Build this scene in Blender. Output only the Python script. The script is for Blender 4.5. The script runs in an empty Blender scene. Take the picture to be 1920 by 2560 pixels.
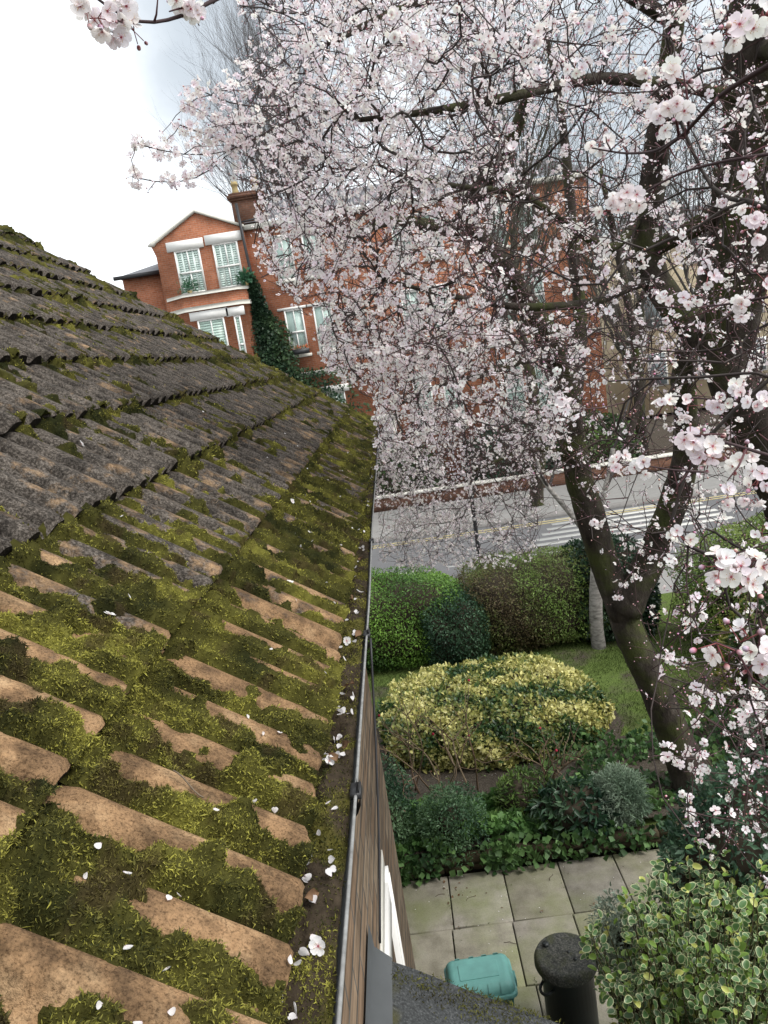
import bpy, math, random
import numpy as np
from mathutils import Matrix, Vector

# ------------------------------------------------------------------ camera model (metres, Y along the eaves, X towards the garden)
F_PX, PX, PY, CAMZ = 1900.0, 960.0, 1280.0, 5.4
ROLL, PITCH, YAW = math.radians(8.7), math.radians(11.214), math.radians(1.884)
_s, _c = math.sin(ROLL), math.cos(ROLL)
FW = np.array([-math.sin(YAW)*math.cos(PITCH), math.cos(YAW)*math.cos(PITCH), -math.sin(PITCH)])
RT = np.array([math.cos(YAW), math.sin(YAW), 0.0])
UP = np.cross(RT, FW)
EYE = np.array([0.0, 0.0, CAMZ])

def ray(px, py):
    dx, dy = px-PX, py-PY
    v = (dx*_c-dy*_s)*RT + (-dx*_s-dy*_c)*UP + F_PX*FW
    return v/np.linalg.norm(v)
def at_d(px, py, d): return EYE + ray(px, py)*d
def at_y(px, py, y):
    v = ray(px, py); return EYE + v*(y/v[1])
def at_z(px, py, z):
    v = ray(px, py); return EYE + v*((z-CAMZ)/v[2])
def to_px(P):
    q = np.asarray(P, float)-EYE
    a, b, z = q@RT, q@UP, np.maximum(q@FW, 1e-3)
    a, b = a/z*F_PX, b/z*F_PX
    return np.stack([PX+a*_c-b*_s, PY-a*_s-b*_c], -1)

scene = bpy.context.scene
cd = bpy.data.cameras.new('camera')
cam = bpy.data.objects.new('camera', cd); scene.collection.objects.link(cam)
cd.sensor_fit = 'VERTICAL'; cd.sensor_height = 24.0; cd.lens = 24.0*F_PX/2560.0
cd.clip_start = 0.05; cd.clip_end = 2000
xa = _c*RT-_s*UP; ya = _s*RT+_c*UP; za = -FW
cam.matrix_world = Matrix(((xa[0], ya[0], za[0], 0), (xa[1], ya[1], za[1], 0), (xa[2], ya[2], za[2], CAMZ), (0, 0, 0, 1)))
scene.camera = cam

# ------------------------------------------------------------------ sky, sun, exposure
SUN_EL, SUN_AZ = math.radians(48), math.radians(112)
w = bpy.data.worlds.new('World'); scene.world = w; w.use_nodes = True
nt = w.node_tree; N = nt.nodes; L = nt.links; N.clear()
sky = N.new('ShaderNodeTexSky'); sky.sky_type = 'NISHITA'; sky.sun_disc = False
sky.sun_elevation = SUN_EL; sky.sun_rotation = SUN_AZ
tc = N.new('ShaderNodeTexCoord')
nz = N.new('ShaderNodeTexNoise'); nz.inputs['Scale'].default_value = 3.2; nz.inputs['Detail'].default_value = 6; nz.inputs['Roughness'].default_value = 0.55
L.new(tc.outputs['Generated'], nz.inputs[0])
def vm(op, a, b):
    n = N.new('ShaderNodeVectorMath'); n.operation = op
    for k, v in enumerate((a, b)):
        if hasattr(v, 'node'): L.new(v, n.inputs[k])
        else: n.inputs[k].default_value = tuple(v)
    return n.outputs['Value' if op == 'DISTANCE' else 'Vector']
warp = vm('ADD', tc.outputs['Generated'], vm('MULTIPLY', vm('SUBTRACT', nz.outputs['Color'], (0.5, 0.5, 0.5)), (0.34, 0.34, 0.26)))
cloud = None
# grey undersides of clouds: bank above the blossom, low bank above the roof, and others round the sky
for dvec, rad in ((ray(560, 190), 0.17), (ray(660, 60), 0.2), (ray(1500, 300), 0.30), (ray(170, -420), 0.16), ((0.8, -0.4, 0.5), 0.4), ((-0.7, -0.5, 0.5), 0.35), ((-0.9, 0.3, 0.3), 0.2)):
    r = N.new('ShaderNodeMapRange'); r.interpolation_type = 'SMOOTHSTEP'; L.new(vm('DISTANCE', warp, dvec), r.inputs[0])
    r.inputs[1].default_value = rad*0.25; r.inputs[2].default_value = rad*1.25; r.inputs[3].default_value = 1.0; r.inputs[4].default_value = 0.0
    if cloud is None: cloud = r.outputs[0]
    else:
        mm = N.new('ShaderNodeMath'); mm.operation = 'MAXIMUM'; L.new(cloud, mm.inputs[0]); L.new(r.outputs[0], mm.inputs[1]); cloud = mm.outputs[0]
cr = N.new('ShaderNodeValToRGB')
cr.color_ramp.elements[0].position = 0.0; cr.color_ramp.elements[0].color = (0.70, 0.72, 0.73, 1)
cr.color_ramp.elements[1].position = 1.0; cr.color_ramp.elements[1].color = (0.30, 0.325, 0.345, 1)
L.new(cloud, cr.inputs[0])
b1 = N.new('ShaderNodeBackground'); b1.inputs['Strength'].default_value = 0.1
b2 = N.new('ShaderNodeBackground'); b2.inputs['Strength'].default_value = 1.12
mx = N.new('ShaderNodeMixShader'); mx.inputs[0].default_value = 0.88
out = N.new('ShaderNodeOutputWorld')
L.new(cr.outputs[0], b2.inputs[0]); L.new(sky.outputs[0], b1.inputs[0])
L.new(b1.outputs[0], mx.inputs[1]); L.new(b2.outputs[0], mx.inputs[2]); L.new(mx.outputs[0], out.inputs[0])
sd = bpy.data.lights.new('sun', 'SUN'); sd.energy = 1.5; sd.angle = math.radians(24); sd.color = (1.0, 0.97, 0.92)
so = bpy.data.objects.new('sun', sd); scene.collection.objects.link(so)
sv = Vector((math.sin(SUN_AZ)*math.cos(SUN_EL), math.cos(SUN_AZ)*math.cos(SUN_EL), math.sin(SUN_EL)))
so.rotation_euler = sv.to_track_quat('Z', 'Y').to_euler()
scene.view_settings.view_transform = 'Standard'; scene.view_settings.look = 'None'
scene.view_settings.exposure = 1.15; scene.view_settings.gamma = 1.0
scene.render.engine = 'CYCLES'
scene.cycles.max_bounces = 6; scene.cycles.diffuse_bounces = 3; scene.cycles.glossy_bounces = 2
scene.cycles.transmission_bounces = 4; scene.cycles.transparent_max_bounces = 8
scene.cycles.use_denoising = True

rng = np.random.default_rng(7)
def U(a, b, n=None): return rng.uniform(a, b, n)

# ------------------------------------------------------------------ small helpers
def _hash(i, j, seed):
    h = (i.astype(np.int64)*374761393 + j.astype(np.int64)*668265263 + seed*982451653) & 0x7fffffff
    h = ((h ^ (h >> 13))*1274126177) & 0x7fffffff
    return ((h ^ (h >> 16)) & 0xffff)/65535.0
def vnoise(x, y, seed=0):
    x = np.asarray(x, float); y = np.asarray(y, float)
    i, j = np.floor(x), np.floor(y); f, g = x-i, y-j
    f = f*f*(3-2*f); g = g*g*(3-2*g)
    a, b = _hash(i, j, seed), _hash(i+1, j, seed); c, d = _hash(i, j+1, seed), _hash(i+1, j+1, seed)
    return (a*(1-f)+b*f)*(1-g)+(c*(1-f)+d*f)*g
def fbm(x, y, seed=0, o=3):
    t = 0; a = 0.5; n = 0
    for k in range(o):
        t = t+a*vnoise(x*2**k, y*2**k, seed+k*17); n += a; a *= 0.5
    return t/n
def sstep(a, b, x):
    t = np.clip((x-a)/(b-a), 0, 1); return t*t*(3-2*t)
def unit(v): return v/np.maximum(np.linalg.norm(v, axis=-1, keepdims=True), 1e-9)
def lerp(a, b, t): return np.asarray(a)*(1-t)+np.asarray(b)*t

class MB:
    """collects vertices, faces and vertex colours of ONE mesh object"""
    def __init__(s): s.v = []; s.c = []; s.f = []; s.n = 0
    def add(s, v, faces, col=(1, 1, 1)):
        v = np.asarray(v, float).reshape(-1, 3); col = np.asarray(col, float)
        if col.ndim == 1: col = np.tile(col, (len(v), 1))
        s.v.append(v); s.c.append(col)
        for f in (faces if isinstance(faces, list) else [faces]):
            f = np.asarray(f, np.int64)
            if len(f): s.f.append(f+s.n)
        s.n += len(v)
    def box(s, x0, x1, y0, y1, z0, z1, col=(1, 1, 1), M=None):
        v = np.array([[x, y, z] for x in (x0, x1) for y in (y0, y1) for z in (z0, z1)], float)
        if M is not None: v = M(v)
        s.add(v, np.array([[0, 1, 3, 2], [4, 6, 7, 5], [0, 4, 5, 1], [2, 3, 7, 6], [0, 2, 6, 4], [1, 5, 7, 3]]), col)
    def prism(s, poly, y0, y1, col=(1, 1, 1)):
        """polygon in XZ extruded along Y (convex or simple outline)"""
        n = len(poly); a = np.array([[p[0], y0, p[1]] for p in poly]); b = np.array([[p[0], y1, p[1]] for p in poly])
        s.add(np.vstack([a, b]), [np.array([list(range(n))]), np.array([list(range(2*n-1, n-1, -1))]),
              np.array([[i, i+n, (i+1) % n+n, (i+1) % n] for i in range(n)])], col)
    def tube(s, P, R, k=6, col=(1, 1, 1), bump=0.0, cap=True):
        P = np.asarray(P, float); n = len(P); R = np.broadcast_to(np.asarray(R, float), (n,))
        T = unit(np.gradient(P, axis=0)); ref = np.array([0.31, 0.17, 0.93])
        A = unit(np.cross(T, ref)+1e-6); B = np.cross(T, A)
        th = np.arange(k)*2*np.pi/k
        rr = R[:, None]*np.ones(k)
        if bump:
            arc = np.r_[0, np.cumsum(np.linalg.norm(np.diff(P, axis=0), axis=1))]
            rr = rr*(1+bump*(fbm(arc[:, None]*5+P[0, 0]*7, np.cos(th)[None]*1.3+np.sin(th)[None]*2.1+20, 5)-0.5)*2)
        V = P[:, None]+rr[..., None]*(np.cos(th)[None, :, None]*A[:, None]+np.sin(th)[None, :, None]*B[:, None])
        i = np.arange(n-1)[:, None]*k; j = np.arange(k)[None]; j2 = (j+1) % k
        q = np.stack([i+j, i+j2, i+k+j2, i+k+j], -1).reshape(-1, 4)
        f = [q]
        if cap and k > 3: f += [np.array([list(range(k-1, -1, -1))]), np.array([[(n-1)*k+a for a in range(k)]])]
        s.add(V, f, col)
    def lathe(s, prof, k=24, col=(1, 1, 1), o=(0, 0, 0)):
        th = np.arange(k)*2*np.pi/k; prof = np.asarray(prof, float); n = len(prof)
        V = np.stack([prof[:, 0:1]*np.cos(th), prof[:, 0:1]*np.sin(th), np.repeat(prof[:, 1:2], k, 1)], -1)+np.asarray(o)
        i = np.arange(n-1)[:, None]*k; j = np.arange(k)[None]; j2 = (j+1) % k
        s.add(V, [np.stack([i+j, i+j2, i+k+j2, i+k+j], -1).reshape(-1, 4)], col)
    def grid(s, V, col=(1, 1, 1), keep=None):
        a, b = V.shape[:2]; idx = np.arange(a*b).reshape(a, b)
        q = np.stack([idx[:-1, :-1], idx[1:, :-1], idx[1:, 1:], idx[:-1, 1:]], -1).reshape(-1, 4)
        if keep is not None:
            kq = (keep[:-1, :-1] | keep[1:, :-1] | keep[1:, 1:] | keep[:-1, 1:]).reshape(-1); q = q[kq]
        col = np.asarray(col, float)
        s.add(V.reshape(-1, 3), q, col if col.ndim == 1 else col.reshape(-1, 3))
    def inst(s, tv, tf, pos, rot, scl, tcol, tint=None):
        """stamps a template (tv, tf) at every pos"""
        m, n = len(pos), len(tv)
        if m == 0: return
        scl = np.asarray(scl, float); scl = np.broadcast_to(scl, (m,)) if scl.ndim < 2 else scl
        t = tv[None]*(scl[:, None, None] if scl.ndim == 1 else scl[:, None, :])
        V = np.einsum('mij,mnj->mni', rot, t)+pos[:, None]
        C = np.broadcast_to(np.asarray(tcol, float), (m, n, 3)) if tint is None else np.asarray(tcol, float)*tint[:, None, :]*np.ones((m, n, 1))
        off = (np.arange(m)*n)[:, None, None]
        s.add(V, [(np.asarray(f)[None]+off).reshape(-1, len(f[0])) for f in tf], np.clip(C, 0, 1).reshape(-1, 3))
    def build(s, name, mat, parent=None, smooth=False):
        me = bpy.data.meshes.new(name)
        V = np.vstack(s.v); C = np.vstack(s.c)
        me.vertices.add(len(V)); me.vertices.foreach_set('co', V.astype(np.float32).ravel())
        tot = np.concatenate([np.full(len(f), f.shape[1]) for f in s.f]); lv = np.concatenate([f.ravel() for f in s.f])
        me.loops.add(len(lv)); me.loops.foreach_set('vertex_index', lv.astype(np.int32))
        me.polygons.add(len(tot)); me.polygons.foreach_set('loop_start', np.r_[0, np.cumsum(tot)[:-1]].astype(np.int32))
        me.update(calc_edges=True)
        at = me.attributes.new('col', 'FLOAT_COLOR', 'POINT')
        at.data.foreach_set('color', np.c_[C, np.ones(len(C))].astype(np.float32).ravel())
        if smooth: me.polygons.foreach_set('use_smooth', np.ones(len(tot), bool))
        me.materials.append(mat); me.validate()
        o = bpy.data.objects.new(name, me); scene.collection.objects.link(o)
        if parent is not None: o.parent = parent
        return o

def tag(o, label=None, cat=None, group=None, kind=None):
    if label: o['label'] = label
    if cat: o['category'] = cat
    if group: o['group'] = group
    if kind: o['kind'] = kind
    return o
def thing(name, label, cat, group=None, loc=(0, 0, 0)):
    o = bpy.data.objects.new(name, None); scene.collection.objects.link(o); o.location = loc
    o.empty_display_size = 0.2
    return tag(o, label, cat, group)

def frames(nrm, spin=None):
    """rotation matrices whose Z axis is nrm, spun at random"""
    nrm = unit(np.asarray(nrm, float)); m = len(nrm)
    r = unit(rng.normal(size=(m, 3))); x = unit(np.cross(r, nrm)); y = np.cross(nrm, x)
    return np.stack([x, y, nrm], -1)
def frames_dir(d, n_hint):
    """rotation matrices whose Y axis is d and Z close to n_hint"""
    d = unit(d); x = unit(np.cross(d, n_hint)+1e-6); z = np.cross(x, d)
    return np.stack([x, d, z], -1)

# ------------------------------------------------------------------ materials
class Mat:
    def __init__(s, name, rough=0.8, spec=0.3):
        s.m = bpy.data.materials.new(name); s.m.use_nodes = True; s.t = s.m.node_tree; s.n = s.t.nodes; s.l = s.t.links
        s.b = s.n['Principled BSDF']; s.b.inputs['Roughness'].default_value = rough; s.b.inputs['Specular IOR Level'].default_value = spec
        s.co = s.n.new('ShaderNodeTexCoord').outputs['Object']
    def noise(s, scale, detail=3, rough=0.55, stretch=None, color=False):
        n = s.n.new('ShaderNodeTexNoise'); n.inputs['Scale'].default_value = scale; n.inputs['Detail'].default_value = detail; n.inputs['Roughness'].default_value = rough
        v = s.co
        if stretch:
            m = s.n.new('ShaderNodeMapping'); m.inputs['Scale'].default_value = stretch; s.l.new(v, m.inputs[0]); v = m.outputs[0]
        s.l.new(v, n.inputs[0]); return n.outputs['Color' if color else 'Fac']
    def ramp(s, v, stops):
        r = s.n.new('ShaderNodeValToRGB'); e = r.color_ramp.elements
        while len(e) < len(stops): e.new(0.5)
        for k, (p, c) in enumerate(stops):
            e[k].position = p; e[k].color = (*c, 1) if not np.isscalar(c) else (c, c, c, 1)
        s.l.new(v, r.inputs[0]); return r.outputs[0]
    def mix(s, f, a, b, mode='MIX'):
        m = s.n.new('ShaderNodeMix'); m.data_type = 'RGBA'; m.blend_type = mode
        for k, v in ((0, f), (6, a), (7, b)):
            if hasattr(v, 'node'): s.l.new(v, m.inputs[k])
            elif np.isscalar(v): m.inputs[k].default_value = v if k == 0 else (v, v, v, 1)
            else: m.inputs[k].default_value = (*v, 1)
        return m.outputs[2]
    def attr(s):
        a = s.n.new('ShaderNodeAttribute'); a.attribute_name = 'col'; return a.outputs['Color']
    def math(s, op, a, b):
        m = s.n.new('ShaderNodeMath'); m.operation = op
        for k, v in enumerate((a, b)):
            if hasattr(v, 'node'): s.l.new(v, m.inputs[k])
            else: m.inputs[k].default_value = v
        return m.outputs[0]
    def color(s, v):
        if hasattr(v, 'node'): s.l.new(v, s.b.inputs['Base Color'])
        else: s.b.inputs['Base Color'].default_value = (*v, 1)
        return s
    def bump(s, v, strength=0.5, dist=0.01):
        b = s.n.new('ShaderNodeBump'); b.inputs['Strength'].default_value = strength; b.inputs['Distance'].default_value = dist
        s.l.new(v, b.inputs['Height']); s.l.new(b.outputs[0], s.b.inputs['Normal']); return s
    def translucent(s, amount, gain=1.0):
        t = s.n.new('ShaderNodeBsdfTranslucent'); m = s.n.new('ShaderNodeMixShader'); m.inputs[0].default_value = amount
        src = s.b.inputs['Base Color']
        if src.is_linked: s.l.new(src.links[0].from_socket, t.inputs[0])
        else: t.inputs[0].default_value = src.default_value
        s.l.new(s.b.outputs[0], m.inputs[1]); s.l.new(t.outputs[0], m.inputs[2]); s.l.new(m.outputs[0], s.n['Material Output'].inputs[0]); return s

def plain(name, col, rough=0.6, spec=0.3, var=0.15, scale=6, bump=0.0, bscale=60):
    m = Mat(name, rough, spec); n = m.noise(scale, 4)
    m.color(m.mix(n, tuple(c*(1-var) for c in col), tuple(min(1, c*(1+var)) for c in col)))
    if bump: m.bump(m.noise(bscale, 3), bump, 0.01)
    return m.m
def vcol(name, rough=0.7, spec=0.25, trans=0.0, var=0.25, scale=40, bump=0.0, hi=1.0):
    m = Mat(name, rough, spec)
    m.color(m.mix(1.0, m.attr(), m.ramp(m.noise(scale, 3), [(0.3, hi-var), (0.7, hi)]), 'MULTIPLY'))
    if bump: m.bump(m.noise(scale*3, 3), bump, 0.005)
    if trans: m.translucent(trans)
    return m.m
def brick(name, c1, c2, mortar, bw=0.225, bh=0.075, axis='XZ', dirt=0.35):
    m = Mat(name, 0.9, 0.15)
    mp = m.n.new('ShaderNodeMapping')
    mp.inputs['Rotation'].default_value = (math.radians(90), 0, 0) if axis == 'XZ' else (math.radians(90), 0, math.radians(90))
    if axis == 'YZ':
        sx = m.n.new('ShaderNodeSeparateXYZ'); cx = m.n.new('ShaderNodeCombineXYZ'); m.l.new(m.co, sx.inputs[0])
        m.l.new(sx.outputs[1], cx.inputs[0]); m.l.new(sx.outputs[2], cx.inputs[1]); v = cx.outputs[0]
    else:
        sx = m.n.new('ShaderNodeSeparateXYZ'); cx = m.n.new('ShaderNodeCombineXYZ'); m.l.new(m.co, sx.inputs[0])
        m.l.new(sx.outputs[0], cx.inputs[0]); m.l.new(sx.outputs[2], cx.inputs[1]); v = cx.outputs[0]
    b = m.n.new('ShaderNodeTexBrick'); b.inputs['Scale'].default_value = 1.0
    b.inputs['Brick Width'].default_value = bw; b.inputs['Row Height'].default_value = bh
    b.inputs['Mortar Size'].default_value = 0.006; b.inputs['Color1'].default_value = (*c1, 1); b.inputs['Color2'].default_value = (*c2, 1); b.inputs['Mortar'].default_value = (*mortar, 1)
    b.inputs['Bias'].default_value = -0.2
    m.l.new(v, b.inputs[0])
    d = m.ramp(m.noise(1.3, 6, 0.65), [(0.3, 1-dirt), (0.65, 1.0)])
    d2 = m.ramp(m.noise(14, 4, 0.6), [(0.3, 0.75), (0.7, 1.08)])
    m.color(m.mix(1.0, m.mix(1.0, b.outputs[0], d, 'MULTIPLY'), d2, 'MULTIPLY'))
    if axis == 'YZ': m.color(m.mix(1.0, m.b.inputs['Base Color'].links[0].from_socket, m.ramp(m.noise(1.0, 5, 0.7, (1, 2.2, 55)), [(0.35, 0.35), (0.6, 1.15)]), 'MULTIPLY'))
    m.bump(b.outputs['Fac'], -0.4, 0.01)
    return m.m

# roof tile concrete: worn grey coating over an orange sandy body; 'col' red = wear, green = algae
m = Mat('roof_tile', 0.95, 0.15)
wear = m.n.new('ShaderNodeSeparateColor'); m.l.new(m.attr(), wear.inputs[0])
wv = m.math('ADD', m.math('ADD', wear.outputs[0], m.math('MULTIPLY', m.noise(15, 6, 0.7), 0.62)), m.math('MULTIPLY', m.noise(7, 3), 0.35))
wf = m.ramp(wv, [(0.66, 0.0), (0.80, 1.0)])
grey = m.ramp(m.noise(150, 5, 0.8), [(0.36, (0.018, 0.015, 0.012)), (0.48, (0.062, 0.052, 0.043)), (0.62, (0.19, 0.165, 0.142))])
orange = m.ramp(m.noise(15, 5, 0.6), [(0.28, (0.13, 0.082, 0.047)), (0.5, (0.30, 0.183, 0.096)), (0.74, (0.43, 0.29, 0.165))])
speck = m.ramp(m.noise(260, 3, 0.7), [(0.34, (0.42, 0.40, 0.38)), (0.50, (0.95, 0.95, 0.95)), (0.8, (1.15, 1.12, 1.08))])
orange = m.mix(1.0, orange, speck, 'MULTIPLY')
body = m.mix(wf, grey, orange)
soot = m.ramp(m.noise(13, 6, 0.75), [(0.42, 1.0), (0.62, 0.36)])
body = m.mix(1.0, body, soot, 'MULTIPLY')
al = m.ramp(m.math('ADD', wear.outputs[1], m.math('MULTIPLY', m.noise(30, 4, 0.65), 0.6)), [(0.72, 0.0), (0.95, 0.9)])
m.color(m.mix(al, body, (0.085, 0.085, 0.024)))
m.bump(m.noise(240, 3, 0.7), 0.9, 0.004)
M_TILE = m.m
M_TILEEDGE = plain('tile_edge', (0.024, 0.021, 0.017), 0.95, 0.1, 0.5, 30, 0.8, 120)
M_MOSS = vcol('moss', 0.9, 0.1, 0.25, 0.45, 60, 0.6)
M_STRAND = vcol('moss_strand', 0.75, 0.2, 0.3, 0.2, 30)
M_LEAF = vcol('leaf', 0.5, 0.35, 0.28, 0.3, 8, hi=1.6)
M_GLOSSLEAF = vcol('glossy_leaf', 0.38, 0.4, 0.25, 0.2, 30, hi=1.3)
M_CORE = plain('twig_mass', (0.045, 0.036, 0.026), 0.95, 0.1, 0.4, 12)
M_PETAL = vcol('petal', 0.55, 0.2, 0.45, 0.04, 50)
M_BUD = vcol('bud', 0.5, 0.3, 0.1, 0.1, 50)
M_TWIG = vcol('twig', 0.8, 0.2, 0.0, 0.35, 18)
m = Mat('bark', 0.95, 0.12)
bk = m.ramp(m.noise(9, 6, 0.65, (1, 1, 0.5)), [(0.3, (0.021, 0.017, 0.014)), (0.55, (0.052, 0.043, 0.035)), (0.8, (0.105, 0.092, 0.078))])
ms = m.ramp(m.noise(2.3, 5, 0.65), [(0.47, 0.0), (0.66, 0.9)])
m.color(m.mix(ms, bk, (0.062, 0.074, 0.022))); m.bump(m.noise(22, 6, 0.7, (1, 1, 0.45)), 1.0, 0.03); M_BARK = m.m
m = Mat('pale_bark', 0.9, 0.2)
m.color(m.ramp(m.noise(9, 5, 0.6, (1, 1, 2.5)), [(0.3, (0.10, 0.09, 0.08)), (0.6, (0.30, 0.28, 0.26))])); m.bump(m.noise(20, 4), 0.6, 0.01); M_PALEBARK = m.m
m = Mat('lawn', 0.95, 0.1)
gr = m.ramp(m.noise(38, 5, 0.7), [(0.3, (0.035, 0.052, 0.014)), (0.55, (0.095, 0.135, 0.034)), (0.75, (0.16, 0.20, 0.06))])
so_ = m.ramp(m.noise(45, 5, 0.7), [(0.3, (0.028, 0.023, 0.017)), (0.55, (0.075, 0.063, 0.048)), (0.75, (0.14, 0.12, 0.09))])
pt = m.ramp(m.math('ADD', m.noise(1.1, 5, 0.6), m.math('MULTIPLY', m.noise(7, 4), 0.25)), [(0.46, 0.0), (0.64, 1.0)])
m.color(m.mix(pt, so_, gr)); m.bump(m.noise(60, 4), 0.8, 0.02); M_LAWN = m.m
m = Mat('soil', 0.95, 0.1)
m.color(m.ramp(m.noise(45, 5, 0.7), [(0.3, (0.026, 0.021, 0.016)), (0.55, (0.072, 0.060, 0.047)), (0.8, (0.14, 0.122, 0.10))])); m.bump(m.noise(50, 5), 0.9, 0.02); M_SOIL = m.m
m = Mat('flagstone', 0.85, 0.25)
st = m.ramp(m.noise(5, 6, 0.62), [(0.3, (0.19, 0.175, 0.14)), (0.55, (0.30, 0.28, 0.23)), (0.8, (0.37, 0.35, 0.30))])
ag = m.ramp(m.noise(1.4, 4, 0.6), [(0.42, 0.0), (0.66, 0.75)])
st = m.mix(ag, st, (0.20, 0.22, 0.10))
st = m.mix(1.0, st, m.ramp(m.noise(90, 3, 0.7), [(0.3, 0.78), (0.6, 1.0)]), 'MULTIPLY')
st = m.mix(1.0, st, m.attr(), 'MULTIPLY')
m.color(st); m.bump(m.noise(70, 4), 0.35, 0.006); M_FLAG = m.m
M_ASPHALT = plain('asphalt', (0.115, 0.115, 0.118), 0.9, 0.3, 0.2, 3, 0.4, 120)
M_PAVE = plain('pavement', (0.22, 0.215, 0.205), 0.9, 0.2, 0.18, 4, 0.3, 60)
M_KERB = plain('kerb', (0.20, 0.19, 0.18), 0.9, 0.2, 0.3, 10)
M_PAINT = plain('road_paint', (0.46, 0.455, 0.43), 0.8, 0.2, 0.2, 12)
M_YPAINT = plain('yellow_paint', (0.40, 0.34, 0.18), 0.8, 0.2, 0.25, 12)
M_RED = brick('red_brick', (0.39, 0.135, 0.066), (0.49, 0.19, 0.10), (0.38, 0.27, 0.21), dirt=0.38)
M_BROWN = brick('brown_brick', (0.19, 0.13, 0.085), (0.30, 0.235, 0.165), (0.10, 0.092, 0.08), axis='YZ', dirt=0.45)
M_WALLB = brick('mossy_brick', (0.075, 0.058, 0.034), (0.11, 0.088, 0.055), (0.05, 0.046, 0.03), bw=0.26, bh=0.085, dirt=0.65)
M_WHITE = plain('white_paint', (0.72, 0.71, 0.68), 0.6, 0.3, 0.1, 5)
M_STONE = plain('painted_stone', (0.60, 0.58, 0.52), 0.8, 0.2, 0.16, 4)
M_SLATE = plain('slate', (0.115, 0.115, 0.125), 0.75, 0.3, 0.25, 8)
M_BLACK = plain('black_pipe', (0.025, 0.025, 0.027), 0.5, 0.4, 0.3, 8)
M_IRON = plain('black_iron', (0.016, 0.018, 0.02), 0.45, 0.5, 0.3, 8)
M_CREAM = plain('cream_render', (0.56, 0.48, 0.33), 0.9, 0.15, 0.12, 2)
M_POT = plain('chimney_pot', (0.36, 0.28, 0.14), 0.85, 0.2, 0.2, 8)
M_BLIND = vcol('shutter', 0.6, 0.3, 0, 0.08, 6)
m = Mat('window_glass', 0.04, 0.5); g = m.n.new('ShaderNodeBsdfTransparent'); g.inputs[0].default_value = (0.96, 0.985, 0.975, 1)
gl = m.n.new('ShaderNodeBsdfGlossy'); gl.inputs['Roughness'].default_value = 0.3; mxx = m.n.new('ShaderNodeMixShader'); mxx.inputs[0].default_value = 0.02
m.l.new(g.outputs[0], mxx.inputs[1]); m.l.new(gl.outputs[0], mxx.inputs[2]); m.l.new(mxx.outputs[0], m.n['Material Output'].inputs[0]); M_GLASS = m.m
m = Mat('roofing_felt', 0.9, 0.25)
ft = m.ramp(m.noise(160, 3, 0.7), [(0.3, (0.018, 0.019, 0.019)), (0.55, (0.048, 0.051, 0.052)), (0.8, (0.125, 0.128, 0.128))])
mo = m.ramp(m.noise(3.2, 5, 0.6), [(0.53, 0.0), (0.63, 0.9)])
m.color(m.mix(mo, ft, (0.055, 0.052, 0.016))); m.bump(m.noise(150, 3), 0.6, 0.004); M_FELT = m.m
M_LEAD = plain('lead', (0.07, 0.075, 0.078), 0.6, 0.4, 0.3, 10)
M_GUTTER = plain('gutter_metal', (0.30, 0.31, 0.31), 0.55, 0.5, 0.45, 20)
M_LIP = plain('gutter_lip', (0.20, 0.20, 0.195), 0.6, 0.4, 0.7, 60)
M_BIN = plain('black_plastic', (0.012, 0.016, 0.016), 0.42, 0.5, 0.2, 4)
m = Mat('dirty_lid', 0.8, 0.3)
li = m.ramp(m.noise(60, 4, 0.75), [(0.35, (0.018, 0.020, 0.018)), (0.5, (0.05, 0.052, 0.046)), (0.70, (0.15, 0.145, 0.125))])
m.color(m.mix(m.ramp(m.noise(6, 4), [(0.5, 0.0), (0.68, 0.8)]), li, (0.05, 0.055, 0.018))); m.bump(m.noise(80, 3), 0.6, 0.006); M_LID = m.m
M_TEAL = plain('teal_plastic', (0.13, 0.325, 0.295), 0.5, 0.4, 0.28, 9)
M_DKTEAL = plain('dark_green_plastic', (0.02, 0.105, 0.085), 0.45, 0.4, 0.2, 6)
M_DEAD = vcol('dead_leaf', 0.7, 0.2, 0.15, 0.3, 40)
M_GRASS = vcol('grass_blade', 0.7, 0.2, 0.3, 0.2, 10)

# ------------------------------------------------------------------ ground, road, patio
GZ = 0.13                                   # lawn level; patio and road at 0
def sheet(name, x0, x1, y0, y1, z, mat, nx=2, ny=2, h=0.0):
    xs, ys = np.linspace(x0, x1, nx), np.linspace(y0, y1, ny); X, Y = np.meshgrid(xs, ys, indexing='ij')
    Z = np.full_like(X, z)+(h*(fbm(X*1.3, Y*1.3, 3)-0.5) if h else 0)
    b = MB(); b.grid(np.stack([X, Y, Z], -1)); return tag(b.build(name, mat, smooth=True), kind='structure')
sheet('ground', -500, 500, -300, 900, -0.2, M_SOIL)
sheet('lawn', -3.2, 14, 7.32, 14.4, GZ-0.03, M_LAWN, 90, 50, 0.07)
sheet('pavement_near', -60, 60, 14.4, 16.6, 0.02, M_PAVE)
sheet('road', -70, 70, 16.6, 23.0, -0.10, M_ASPHALT)
sheet('pavement', -70, 70, 23.15, 27.2, 0.03, M_PAVE)
b = MB(); b.box(-70, 70, 22.98, 23.15, -0.2, 0.034); b.box(-70, 70, 16.58, 16.72, -0.2, 0.024); tag(b.build('kerb', M_KERB), kind='structure')
b = MB()
for k in range(7): b.box(3.15+0.25*k, 8.6, 19.9+k*0.0+0.52*k, 20.16+0.52*k, -0.097, -0.094)
for k in range(14): b.box(-8+k*2.2, -6.6+k*2.2, 19.1, 19.22, -0.097, -0.094)
b.box(9.5, 24, 19.0, 19.14, -0.097, -0.094)
tag(b.build('road_marking', M_PAINT), kind='structure')
b = MB(); b.box(-40, 40, 22.55, 22.65, -0.096, -0.093); b.box(-40, 40, 22.3, 22.4, -0.096, -0.093)
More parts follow.
